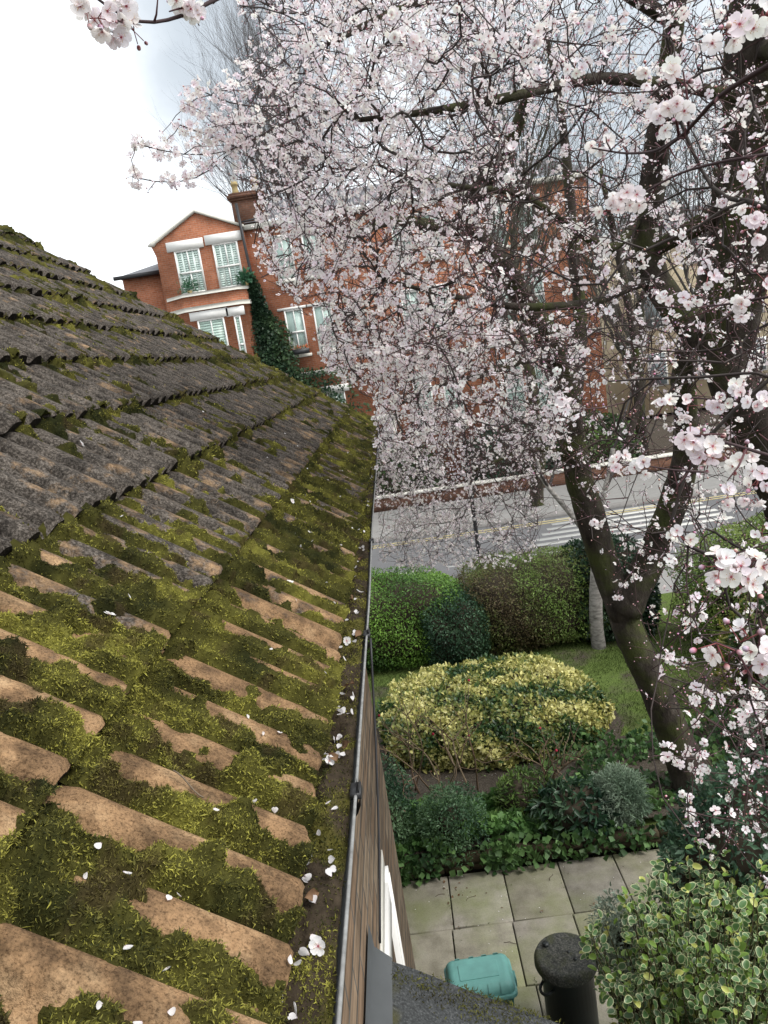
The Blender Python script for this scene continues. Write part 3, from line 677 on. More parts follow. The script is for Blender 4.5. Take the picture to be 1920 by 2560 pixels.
def leaves(mb, P, nrm, q, size, aspect, cols, spread=0.8, droop=0.0):
    n = len(P); d = unit(nrm*0.5+spread*q.normal(size=(n, 3))-droop*np.array([0, 0, 1])); hint = unit(nrm+0.5*q.normal(size=(n, 3)))
    R = frames_dir(d, hint); sz = size*q.uniform(0.6, 1.3, n)
    mb.inst(LEAF4[0], LEAF4[1], P, R, np.stack([sz*aspect, sz, sz], -1), np.ones(3), cols)
def palette(q, n, P, cols, f=2.5, seed=1, jit=0.25):
    """clump colours: noise picks along the palette, then each leaf varies"""
    t = np.clip(1.7*fbm(P[:, 0]*f+P[:, 2]*f*0.7+30, P[:, 1]*f+P[:, 2]*f*0.5+30, seed, 3)-0.35+0.16*q.normal(size=n), 0, 0.9999)*(len(cols)-1)
    c = np.asarray(cols); i = t.astype(int); g = (t-i)[:, None]
    return (c[i]*(1-g)+c[np.minimum(i+1, len(c)-1)]*g)*(1+jit*q.uniform(-1, 1, n))[:, None]
def core(mb, c, r, seed, k=0.86, power=2.0, lump=0.12, lf=2.2, zmin=None):
    u, v = np.meshgrid(np.linspace(0, 2*np.pi, 28), np.linspace(0.02, np.pi-0.02, 16), indexing='ij')
    d = np.stack([np.cos(u)*np.sin(v), np.sin(u)*np.sin(v), np.cos(v)], -1)
    kk = (np.abs(d)**power).sum(-1)**(-1/power)
    g = 1+lump*2*(fbm(d[..., 0]*lf+d[..., 2]*1.7+seed*3.1+9, d[..., 1]*lf-d[..., 2]*1.3+seed+9, seed, 3)-0.5)
    V = d*(kk*g*k)[..., None]*np.asarray(r)+np.asarray(c)
    if zmin is not None: V[..., 2] = np.maximum(V[..., 2], zmin)
    mb.grid(V)
def shrub(name, label, cat, c, r, n, size, aspect, cols, seed, power=2.0, lump=0.14, lf=2.2, zmin=GZ-0.05, mat=None, spread=0.8, depth=0.15, f=2.5, corek=0.84, group=None, stems=True, droop=0.0):
    t = thing(name, label, cat, group, loc=(c[0], c[1], GZ)); c0 = np.array([0, 0, c[2]-GZ])
    b = MB(); P, nr, q = ell_points(n, c0, r, zmin-GZ, seed, lump, lf, power, depth)
    leaves(b, P, nr, q, size, aspect, palette(q, len(P), P, cols, f, seed), spread, droop); b.build('foliage', mat or M_LEAF, t)
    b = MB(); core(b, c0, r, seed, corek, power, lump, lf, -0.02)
    if stems:
        for k in range(5):
            a = q.uniform(0, 6.28); x, y = 0.35*r[0]*math.cos(a), 0.35*r[1]*math.sin(a)
            b.tube([(x*0.4, y*0.4, -0.05), (x, y, c0[2])], 0.018, 5)
    b.build('stem', M_CORE, t, smooth=True); return t

DKG, MDG, YLG = (0.016, 0.036, 0.013), (0.045, 0.085, 0.026), (0.105, 0.165, 0.045)
# hedges in front of the road
shrub('conifer_hedge', 'bright green clipped conifer hedge nearest the gutter', 'hedge', (-0.75, 13.1, 0.86), (1.55, 0.85, 0.78), 46000, 0.05, 0.42, [(0.03, 0.07, 0.016), (0.075, 0.15, 0.026), (0.15, 0.26, 0.045)], 3, 3.4, 0.18, 3.4, spread=0.7, f=1.4, depth=0.28)
shrub('holly_bush', 'dark blue green bush set into the hedge between bright and brownish conifers', 'bush', (0.50, 12.7, 0.66), (0.6, 0.6, 0.66), 16000, 0.05, 0.5, [(0.012, 0.034, 0.018), (0.03, 0.066, 0.034), (0.065, 0.115, 0.06)], 5, 3.0)
shrub('brown_hedge', 'clipped conifer hedge with brown bare sides and green top', 'hedge', (1.95, 13.05, 0.86), (1.4, 0.85, 0.78), 46000, 0.045, 0.42, [(0.075, 0.052, 0.028), (0.085, 0.078, 0.030), (0.095, 0.135, 0.034), (0.13, 0.20, 0.045)], 6, 3.4, 0.16, 3.4, f=1.2, depth=0.28)
shrub('laurel_bush', 'very dark evergreen bush behind the leaning cherry trunk', 'bush', (3.3, 13.0, 0.85), (0.8, 0.75, 0.9), 16000, 0.075, 0.5, [(0.008, 0.022, 0.012), (0.02, 0.044, 0.022), (0.045, 0.08, 0.04)], 7, 3.0, mat=M_GLOSSLEAF)
shrub('privet_hedge', 'fresh yellow green hedge to the right of the cherry trunk', 'hedge', (6.3, 11.6, 1.05), (2.1, 1.0, 1.05), 46000, 0.05, 0.5, [(0.03, 0.062, 0.014), (0.085, 0.13, 0.028), (0.16, 0.21, 0.05)], 8, 3.4, 0.16, 2.6)
shrub('speckled_laurel', 'bushy shrub with yellow speckled leaves at the right edge', 'bush', (5.0, 9.3, 0.8), (1.15, 0.9, 1.0), 9000, 0.11, 0.45, [(0.02, 0.045, 0.014), (0.07, 0.10, 0.022), (0.26, 0.24, 0.05)], 9, 2.2, 0.2, mat=M_GLOSSLEAF, depth=0.3)
shrub('grey_santolina', 'grey green feathery bush behind the trunk at right', 'bush', (4.2, 8.1, 0.6), (0.75, 0.6, 0.62), 14000, 0.06, 0.16, [(0.07, 0.10, 0.07), (0.16, 0.20, 0.15), (0.26, 0.30, 0.24)], 10, 2.0, 0.2, depth=0.4)
# golden euonymus mound
shrub('golden_euonymus', 'broad round mound of yellow variegated leaves in the middle of the lawn', 'bush', (0.72, 10.12, GZ+0.16), (1.50, 1.26, 0.41), 52000, 0.066, 0.6,
      [(0.018, 0.045, 0.014), (0.04, 0.085, 0.025), (0.20, 0.215, 0.06), (0.44, 0.41, 0.14), (0.54, 0.51, 0.23)], 12, 3.2, 0.15, 7.0, mat=M_GLOSSLEAF, depth=0.22, f=3.4, spread=0.9)
# planting in the bed by the wall
shrub('box_bush', 'tall dark small leaved bush in the bed beside the house corner', 'bush', (-0.70, 7.6, 0.48), (0.30, 0.34, 0.62), 6500, 0.045, 0.45, [(0.018, 0.045, 0.024), (0.045, 0.09, 0.045), (0.10, 0.165, 0.08)], 14, 2.2, lump=0.3, depth=0.75, corek=0.45)
shrub('myrtle_bush', 'dark twiggy rounded shrub overhanging the low brick wall', 'bush', (-0.02, 7.45, 0.38), (0.36, 0.34, 0.44), 7500, 0.042, 0.36, [(0.014, 0.038, 0.02), (0.038, 0.08, 0.038), (0.085, 0.145, 0.07)], 15, 2.2, lump=0.35, depth=0.75, corek=0.45)
shrub('hellebore_clump', 'leathery dark leaved plant between bare rose stems and the silver bush', 'plant', (1.30, 7.52, 0.33), (0.42, 0.32, 0.28), 1300, 0.13, 0.32, [(0.012, 0.036, 0.02), (0.03, 0.065, 0.032), (0.06, 0.105, 0.05)], 16, 2.0, 0.25, depth=0.4, mat=M_GLOSSLEAF, droop=0.3)
shrub('lavender_bush', 'small silvery grey lavender bush at the front of the bed', 'bush', (1.82, 7.50, 0.40), (0.27, 0.25, 0.32), 6500, 0.07, 0.13, [(0.08, 0.125, 0.08), (0.16, 0.215, 0.15), (0.25, 0.31, 0.235)], 17, 2.0, 0.45, depth=0.85, spread=0.5, corek=0.3)
shrub('fern_plant', 'light green soft leaved plant at the lawn edge of the bed', 'plant', (0.85, 7.9, 0.3), (0.34, 0.28, 0.3), 2500, 0.07, 0.3, [(0.03, 0.06, 0.015), (0.08, 0.13, 0.03), (0.13, 0.19, 0.05)], 18, 2.0, 0.25, depth=0.5)
# low green ground cover
def cover(name, label, x0, x1, y0, y1, n, size, aspect, cols, seed, h=0.12, mat=None, f=3.0, mask=0.35):
    q = np.random.default_rng(seed); x = q.uniform(x0, x1, n); y = q.uniform(y0, y1, n); d_ = fbm(x*2.2+7, y*2.2+7, seed, 3)
    ok = d_ > mask+0.1*q.uniform(-1, 1, n); x, y, d_ = x[ok], y[ok], d_[ok]; n = len(x)
    z = GZ+0.05+h*(d_-mask)*2*q.uniform(0.3, 1.1, n); P = np.stack([x, y+0.05*(x+.5), z], -1)
    b = MB(); leaves(b, P, np.tile([0, -0.25, 1.], (n, 1)), q, size, aspect, palette(q, n, P, cols, f, seed), 0.55)
    return tag(b.build(name, mat or M_LEAF), label, 'ground cover', kind='stuff')
cover('ground_ivy', 'fresh green round leaved ground cover filling the flower bed', -1.3, 1.5, 7.25, 8.05, 5600, 0.075, 0.9, [(0.03, 0.07, 0.02), (0.075, 0.15, 0.04), (0.15, 0.25, 0.075)], 21, 0.24, mask=0.25)
cover('ivy_cover', 'dark ivy spreading under the trees at the right of the bed', 1.2, 7, 7.3, 9.0, 7000, 0.075, 0.8, [(0.018, 0.045, 0.016), (0.045, 0.09, 0.028), (0.10, 0.165, 0.05)], 22, 0.25, mask=0.28)
q = np.random.default_rng(5); n = 330; b = MB()
xw = np.r_[q.normal(-0.75, 0.16, n), q.normal(0.42, 0.12, n//2), q.normal(-0.3, .2, n//3), q.uniform(0.5, 2.3, n)]; zw = q.uniform(0.02, 0.34, len(xw)); yw = 7.16+0.012*(xw+.5)-0.02-0.10*q.uniform(0, 1, len(xw))*(1-zw)
P = np.stack([xw, yw, zw], -1); leaves(b, P, np.tile([0, -1, 0.5], (len(P), 1)), q, 0.075, 0.95, palette(q, len(P), P, [(0.018, 0.045, 0.016), (0.05, 0.10, 0.03), (0.09, 0.16, 0.05)], 4, 3), 0.5)
tag(b.build('trailing_ivy', M_LEAF), 'ivy trailing over the low brick wall onto the paving', 'ivy')
# grass blades
q = np.random.default_rng(8); n = 30000; x = q.uniform(-2.0, 4.5, n); y = q.uniform(8.4, 12.6, n)
g_ = fbm(x*1.1+3, y*1.1+3, 44, 3); ok = ((x-0.72)**2/1.75**2+(y-10.02)**2/1.5**2 > 1) & (g_ > 0.42+0.12*q.uniform(-1, 1, n)-0.12*(x > 1.5)); x, y = x[ok], y[ok]; n = len(x)
b = MB(); P = np.stack([x, y, np.full(n, GZ-0.03)+0.07*(fbm(x*1.3, y*1.3, 3)-0.5)], -1); d = unit(np.stack([q.normal(0, .5, n), q.normal(0, .5, n), np.ones(n)], -1))
R = frames_dir(d, unit(q.normal(size=(n, 3)))); sz = q.uniform(0.025, 0.06, n); c = palette(q, n, P, [(0.05, 0.07, 0.018), (0.085, 0.125, 0.03), (0.16, 0.21, 0.06)], 2, 4)
b.inst(LEAF4[0], LEAF4[1], P, R, np.stack([sz*0.16, sz, sz], -1), np.ones(3), c); tag(b.build('grass', M_GRASS), kind='stuff')

# bare soil ring round the golden mound
b = MB(); u, v = np.meshgrid(np.linspace(0, 2*np.pi, 72), np.linspace(0.3, 1.0, 12), indexing='ij'); g = 1+0.14*(fbm(np.cos(u)*3+9, np.sin(u)*3+9, 12, 3)-0.5)
X, Y = 0.68+1.86*v*g*np.cos(u), 9.95+1.80*v*g*np.sin(u); b.grid(np.stack([X, Y, GZ-0.008+0.03*(fbm(X*5, Y*5, 2)-0.5)-0.035*sstep(0.9, 1.0, v)+0.07*(fbm(X*1.3, Y*1.3, 3)-0.5)], -1)); tag(b.build('soil_path', M_SOIL, smooth=True), kind='structure')
# bare rose bushes in front of the golden mound
def rose(px, py, hgt, seed, label, nst=4):
    q = np.random.default_rng(seed); base = at_z(px, py, GZ+0.02); t = thing('rose_bush', label, 'rose bush', loc=tuple(base)); b = MB(); tips = []
    def br(p, d, l, r, lev):
        n = 6; P = [p]
        for i in range(n): d = unit(d+q.normal(size=3)*0.16+np.array([0, 0, 0.05])); P.append(P[-1]+d*l/n)
        b.tube(P, np.linspace(r, r*0.6, n+1), 5, lerp((0.13, 0.075, 0.05), (0.22, 0.17, 0.11), q.uniform()))
        if lev == 0: tips.append((np.array(P[-1]), d)); return
        for k in range(q.integers(2, 4)):
            br(P[-1] if k < 2 else P[3], unit(d+q.normal(size=3)*0.55), l*q.uniform(0.5, 0.8), r*0.62, lev-1)
    for k in range(nst): br(np.array([q.normal(0, .04), q.normal(0, .04), 0]), unit(np.array([q.normal(0, .32), q.normal(0, .25), 1])), hgt*0.55, 0.014, 2)
    b.build('stem', M_TWIG, t)
    b = MB(); m_ = len(tips)*5; P = np.repeat(np.array([p for p, d in tips]), 5, 0)+q.normal(size=(m_, 3))*0.06
    leaves(b, P, np.tile([0, 0, 1.], (m_, 1)), q, 0.035, 0.55, palette(q, m_, P, [(0.10, 0.05, 0.025), (0.06, 0.085, 0.025), (0.10, 0.14, 0.05)], 6, 2)); b.build('foliage', M_LEAF, t)
    if q.uniform() < 0.75:
        b = MB()
        for k in range(2): p = tips[q.integers(len(tips))][0]; b.lathe([(0.002, 0), (0.014, 0.008), (0.017, 0.02), (0.009, 0.032), (0.002, 0.035)], 8, (0.42, 0.03, 0.06), p)
        b.build('rose', M_BUD, t)
rose(1035, 1985, 1.15, 1, 'leafless rose bush nearest the house wall', 3)
rose(1105, 2010, 1.2, 2, 'thorny bare rose bush with red shoots before the golden mound', 3)
rose(1175, 1975, 1.1, 3, 'slender bare rose bush at the middle of the bed', 2)
rose(1385, 1990, 0.8, 4, 'many stemmed rose bush beside the leathery dark plant', 6)

# ------------------------------------------------------------------ bins
t = thing('dustbin', 'round black dustbin with a dirty mossy lid beside the variegated shrub', 'dustbin', loc=(0.70, 5.10, 0))
b = MB(); b.lathe([(0.0, 0.004), (0.165, 0.004), (0.175, 0.02), (0.205, 0.62), (0.225, 0.64), (0.225, 0.66), (0.212, 0.67), (0.2, 0.67), (0.2, 0.1)], 36); b.build('body', M_BIN, t, smooth=True)
b = MB(); b.lathe([(0.236, 0.645), (0.242, 0.66), (0.240, 0.70), (0.228, 0.725), (0.205, 0.735), (0.19, 0.728), (0.1, 0.742), (0.001, 0.748)], 40); lid = b.build('lid', M_LID, t, smooth=True)
b = MB()
for (a, rr_) in ((2.45, 0.165), (-0.2, 0.03), (-0.9, 0.10)): 
    x, y = rr_*math.cos(a), rr_*math.sin(a); k_ = 1.0 if rr_ > .15 else 0.5
    b.lathe([(0.026*k_, 0.736), (0.026*k_, 0.752), (0.001, 0.753)], 12, (1, 1, 1), (x, y, 0))
b.build('slot', M_BIN, lid)
for a in (-2.6, 0.45):
    b = MB(); ct, st_ = math.cos(a), math.sin(a); Q = []
    for s_ in np.linspace(-1, 1, 9):
        r_ = 0.205+0.055*(1-abs(s_)**3); Q.append((r_*math.cos(a+0.28*s_), r_*math.sin(a+0.28*s_), 0.56-0.03*(1-s_*s_)))
    b.tube(Q, 0.012, 8); b.build('handle', M_BIN, t, smooth=True)
def rbox(b, x, y, z0, z1, rad, taper=0.0, k=6, col=(1, 1, 1), roundtop=0.0):
    """rounded rectangle lofted up"""
    rings = []
    zs = [(z0, 1-taper, 0)]+[(z1-roundtop, 1, 0)]+([(z1-roundtop*(1-math.sin(a)), 1, roundtop*(1-math.cos(a))) for a in np.linspace(0.25, math.pi/2, 6)] if roundtop else [])
    for z, sc, ins in zs:
        R = []
        for cx, cy, a0 in ((1, 1, 0), (-1, 1, 90), (-1, -1, 180), (1, -1, 270)):
            for a in np.linspace(a0, a0+90, k): R.append((cx*(x*sc-rad-0)+math.cos(math.radians(a))*rad-cx*ins*0.9, cy*(y*sc-rad)+math.sin(math.radians(a))*rad-cy*ins*0.9, z))
        rings.append(R)
    V = np.array(rings); n = V.shape[1]; i = np.arange(len(rings)-1)[:, None]*n; j = np.arange(n)[None]; j2 = (j+1) % n
    b.add(V, [np.stack([i+j, i+j2, i+n+j2, i+n+j], -1).reshape(-1, 4), np.array([[(len(rings)-1)*n+a for a in range(n)]])], col)
def caddy(cx, cy, rot, label, sc=1.0):
    t = thing('recycling_box', label, 'recycling box', loc=(cx, cy, 0)); t.rotation_euler[2] = rot; t.scale = (sc,)*3
    b = MB(); rbox(b, 0.26, 0.18, 0.0, 0.37, 0.05, 0.14); b.build('body', M_DKTEAL, t, smooth=False)
    b = MB(); rbox(b, 0.285, 0.205, 0.355, 0.385, 0.055); rbox(b, 0.268, 0.188, 0.386, 0.475, 0.05, roundtop=0.07); lid = b.build('lid', M_TEAL, t)
    bv = lid.modifiers.new('bevel', 'BEVEL'); bv.width = 0.004; bv.segments = 2
    b = MB(); rbox(b, 0.165, 0.085, 0.474, 0.481, 0.012, roundtop=0.003); b.build('panel', M_TEAL, lid)
    for sx in (-0.16, -0.04, 0.07, 0.17):
        b = MB(); P = [(-0.193, 0.40), (-0.189, 0.43), (-0.172, 0.458), (-0.145, 0.474)]
        for sg in (1, -1):
            V = np.array([[[sx-0.02, sg*(y-0.004), z+0.003], [sx+0.02, sg*(y-0.004), z+0.003]] for y, z in P]); b.grid(V)
            V3 = V*1; V3[..., 2] -= 0.008; V3[..., 1] *= 0.985; b.grid(np.stack([V[:, 0], V3[:, 0]])); b.grid(np.stack([V[:, 1], V3[:, 1]]))
        b.build('rib', M_TEAL, lid)
    b = MB(); b.box(0.286, 0.30, -0.05, 0.05, 0.31, 0.375); b.box(-0.30, -0.286, -0.05, 0.05, 0.31, 0.375); b.build('clip', M_TEAL, t)
caddy(0.02, 5.33, 0.045, 'pale teal lidded recycling box standing on the flagstones', 0.98)
caddy(0.52, 4.42, 0.35, 'second teal recycling box, mostly hidden below the porch roof corner', 0.98)

# ------------------------------------------------------------------ street lamp
lp = at_y(1199, 1398, 15.6)
t = thing('street_lamp', 'black iron street lamp with glass lantern beyond the hedge', 'street lamp', loc=(lp[0], 15.6, 0.02))
b = MB(); b.lathe([(0.11, 0), (0.11, 0.25), (0.075, 0.3), (0.07, 0.72), (0.085, 0.76), (0.085, 0.84), (0.15, 0.9), (0.155, 0.93), (0.12, 0.96), (0.10, 1.0), (0.055, 1.08), (0.045, 1.2), (0.032, 4.3), (0.05, 4.32), (0.06, 4.4), (0.03, 4.45), (0.05, 4.6)], 16); b.build('post', M_IRON, t, smooth=True)
b = MB(); b.lathe([(0.11, 4.6), (0.19, 5.02)], 6); lan = b.build('lantern', M_GLASS, t)
b = MB()
for k in range(6): a = k*math.pi/3; b.tube([(0.11*math.cos(a), 0.11*math.sin(a), 4.6), (0.19*math.cos(a), 0.19*math.sin(a), 5.02)], 0.011, 5)
b.lathe([(0.215, 5.02), (0.205, 5.06), (0.09, 5.2), (0.05, 5.22), (0.03, 5.3), (0.001, 5.34)], 6); b.lathe([(0.12, 4.58), (0.12, 4.61)], 6); b.build('cap', M_IRON, t)

# ------------------------------------------------------------------ front garden of the brick house
b = MB(); b.box(-30, 12, 27.25, 27.5, 0.0, 0.5); fw = tag(b.build('front_wall', M_CHIM), 'low red brick wall along the far pavement before the house', 'wall')
b = MB(); b.box(-30, 12, 27.2, 27.55, 0.502, 0.58); b.build('coping', M_STONE, fw)
def far_shrub(x, y, r, cols, seed, label, z=0.9):
    shrub('garden_shrub', label, 'shrub', (x, y, z), r, 7000, 0.13, 0.6, cols, seed, 2.4, 0.25, zmin=0, stems=False, depth=0.25, f=1.2)
far_shrub(-0.3, 28.6, (1.7, 0.9, 1.2), [DKG, MDG, (0.06, 0.1, 0.04)], 31, 'rounded evergreen shrub left of the house door across the road')
far_shrub(4.2, 28.6, (1.7, 0.9, 1.7), [(0.01, 0.026, 0.016), (0.022, 0.045, 0.028), (0.04, 0.075, 0.045)], 32, 'tall blackish evergreen shrub in front of the brick house')
far_shrub(7.4, 28.8, (1.5, 0.9, 1.3), [DKG, MDG, YLG], 33, 'mid green shrub near the right end of the brick house')
# ivy climbing the house, potted plants, window box
t = thing('ivy', 'dark ivy climbing the red brick house beside the bay', 'ivy', loc=(-4.4, FY-0.05, 0)); b = MB(); q = np.random.default_rng(77); n = 9000
zz = q.uniform(3.5, 9.3, n); wd = np.interp(zz, [3.5, 5.2, 5.6, 7.4, 7.7, 9.3], [2.6, 2.2, 0.95, 0.75, 0.38, 0.22]); cx = np.interp(zz, [3.5, 5.2, 5.7, 7.5, 9.3], [0.6, 0.5, 0.0, -0.15, -0.45])
x = cx+wd*np.clip(q.normal(0, 0.5, n), -1, 1)*(0.75+0.5*fbm(zz*3, zz*0+1, 5)); P = np.stack([x, -0.12-0.3*q.uniform(0, 1, n)**1.5*np.minimum(wd, 1), zz], -1)
leaves(b, P, np.tile([0, -1, 0.3], (n, 1)), q, 0.13, 0.8, palette(q, n, P, [(0.010, 0.024, 0.013), (0.022, 0.046, 0.022), (0.05, 0.085, 0.036)], 1.5, 3), 0.6, 0.3); b.build('foliage', M_LEAF, t)
b = MB(); b.tube([(0.2, -0.05, 0), (0.1, -0.06, 3), (-0.1, -0.06, 6.5), (-0.4, -0.06, 9)], np.array([0.07, 0.06, 0.04, 0.02]), 7); b.build('stem', M_BARK, t)
t = thing('window_box', 'dark window box with orange flowers on a sill of the brick house', 'window box', loc=(-3.37, FY-0.16, 6.10)); b = MB(); b.box(-0.4, 0.4, -0.1, 0.06, 0, 0.2); b.build('trough', M_BLACK, t)
b = MB(); n = 160; P = np.stack([q.uniform(-0.4, 0.4, n), q.uniform(-0.1, 0.08, n), q.uniform(0.2, 0.34, n)], -1); leaves(b, P, np.tile([0, -.5, 1.], (n, 1)), q, 0.07, 0.6, palette(q, n, P, [(0.04, 0.08, 0.02), (0.10, 0.10, 0.03), (0.5, 0.16, 0.05), (0.35, 0.05, 0.02)], 9, 2)); b.build('foliage', M_LEAF, t)
for (x, z, rr_, lab, nn) in ((-7.2, 9.0, 0.36, 'spiky potted palm standing at the left gable window', 220), (-4.95, 9.0, 0.3, 'bushy green potted plant at the end of the bay coping', 260)):
    t = thing('potted_plant', lab, 'potted plant', loc=(x, FY-0.28, z-0.018)); b = MB(); b.lathe([(0.07, 0), (0.1, 0.14), (0.085, 0.14)], 12); b.build('pot', M_POT, t)
    b = MB(); P = np.tile([0, 0, 0.3], (nn, 1))+q.normal(size=(nn, 3))*rr_*0.4; P[:, 2] = np.abs(P[:, 2]-0.12)+0.12; leaves(b, P, unit(P-np.array([0, 0, 0.2])), q, 0.16, 0.22 if rr_ > .33 else 0.5, palette(q, nn, P, [(0.02, 0.07, 0.035), (0.05, 0.13, 0.07)], 6, 1), 0.4); b.build('foliage', M_LEAF, t)

# ------------------------------------------------------------------ flowers
def petal_tpl(nv):
    """one petal along +Y, cupped; nv rows"""
    if nv == 2:
        v = np.array([[0, .10, 0], [-.36, .50, .12], [-.30, .86, .20], [0, .97, .20], [.30, .86, .20], [.36, .50, .12]]); v[0, 2] = -.02
        return v, [np.array([[0, 5, 3, 1]]), np.array([[1, 3, 2, 2]])[:, :3], np.array([[5, 4, 3]])]
    rows = []
    for t, wdt in ((.08, .05), (.30, .24), (.52, .40), (.74, .44), (.90, .33), (0.99, .12)):
        for u in (-1, -0.5, 0, 0.5, 1): rows.append([wdt*u, t-0.05*(u == 0)*(t > .95), 0.10*t+0.16*t*t*0.6+0.07*u*u])
    v = np.array(rows); idx = np.arange(30).reshape(6, 5)
    return v, [np.stack([idx[:-1, :-1], idx[:-1, 1:], idx[1:, 1:], idx[1:, :-1]], -1).reshape(-1, 4)]
WHITE, PINK, RED = np.array([.95, .93, .92]), np.array([.84, .66, .68]), np.array([.40, .10, .12])
def flower_tpl(nv, seed, open_=1.0):
    q = np.random.default_rng(seed); V, C, Fq, Ft = [], [], [], []; n = 0
    pv, pf = petal_tpl(nv)
    for k in range(5):
        a = k*2*np.pi/5+q.normal()*0.09; lift = q.normal()*0.14+(1-open_)*0.9; sc = q.uniform(0.9, 1.06)
        p = pv*sc; cl, sl = math.cos(lift), math.sin(lift)
        p = np.stack([p[:, 0], p[:, 1]*cl-p[:, 2]*sl, p[:, 1]*sl+p[:, 2]*cl], -1); p[:, 2] += 0.012*k
        ca, sa = math.cos(a), math.sin(a); p = np.stack([p[:, 0]*ca-p[:, 1]*sa, p[:, 0]*sa+p[:, 1]*ca, p[:, 2]], -1)
        r = pv[:, 1]; C.append(lerp(PINK, WHITE, sstep(0.05, 0.36 if nv > 2 else 0.14, r)[:, None])); V.append(p)
        for f in pf: (Fq if f.shape[1] == 4 else Ft).append(f+n)
        n += len(p)
    m_ = 6; th = np.arange(m_)*2*np.pi/m_; rc = .13 if nv > 2 else .10; dv = np.c_[np.cos(th)*rc, np.sin(th)*rc, np.full(m_, .07)]
    V.append(np.vstack([dv, [[0, 0, .12]]])); C.append(np.tile(RED*1.3, (m_+1, 1))); Ft.append(np.array([[i, (i+1) % m_, m_] for i in range(m_)])+n); n += m_+1
    # calyx under the petals
    V.append(np.vstack([np.c_[np.cos(th)*.15, np.sin(th)*.15, np.full(m_, .0)], [[0, 0, -.22]]])); C.append(np.tile(RED*0.7, (m_+1, 1))); Ft.append(np.array([[(i+1) % m_, i, m_] for i in range(m_)])+n); n += m_+1
    if nv > 2:
        for k in range(15):
            a = q.uniform(0, 6.28); L_ = q.uniform(.28, .55); d = np.array([math.cos(a), math.sin(a), 0]); s_ = np.array([-d[1], d[0], 0])
            tip = d*L_*0.8+np.array([0, 0, .12+L_*0.42]); b0 = d*.07+np.array([0, 0, .05])
            V.append(np.array([b0-s_*.010, b0+s_*.010, tip, tip+s_*.028-d*.02, tip+s_*.028+d*.035, tip-s_*.028+d*.035, tip-s_*.028-d*.02]))
            C.append(np.array([[.75, .35, .38]]*3+[[.62, .42, .16]]*4)); Ft.append(np.array([[0, 1, 2]])+n); Fq.append(np.array([[3, 4, 5, 6]])+n); n += 7
    return np.vstack(V), [np.vstack(Fq), np.vstack(Ft)], np.vstack(C)
FAR = [flower_tpl(2, k, o) for k, o in ((1, 1.0), (2, 0.85), (3, 1.05), (4, 0.6))]
NEAR = [flower_tpl(5, k, o) for k, o in ((11, 1.0), (12, 0.9), (13, 1.05), (14, 0.72))]
_t = np.arange(6)*np.pi/3
BUD = (np.vstack([[[0, 0, 0]]]+[np.c_[np.cos(_t)*r_, np.sin(_t)*r_, np.full(6, z_)] for r_, z_ in ((.30, .22), (.42, .55), (.28, .92))]+[[[0, 0, 1.08]]]),
       [np.vstack([np.array([[1+6*l+i, 1+6*l+(i+1) % 6, 7+6*l+(i+1) % 6, 7+6*l+i] for i in range(6)]) for l in range(2)]),
        np.vstack([np.array([[0, 1+(i+1) % 6, 1+i] for i in range(6)]), np.array([[13+i, 13+(i+1) % 6, 19] for i in range(6)])])],
       np.vstack([[[.16, .03, .04]]]+[np.tile(c_, (6, 1)) for c_ in ([.20, .04, .05], [.62, .33, .37], [.80, .62, .66])]+[[[.82, .68, .71]]]))
def put_flowers(mb, P, nrm, q, tpls, size):
    w_ = q.integers(0, len(tpls), len(P)); tint = 1-0.10*q.uniform(0, 1, (len(P), 3))*np.array([.5, 1, .8])
    sz = size*q.uniform(0.82, 1.1, len(P))
    for k, (tv, tf, tcx) in enumerate(tpls):
        s_ = w_ == k; mb.inst(tv, tf, P[s_], frames(nrm[s_]), sz[s_], tcx, tint[s_])

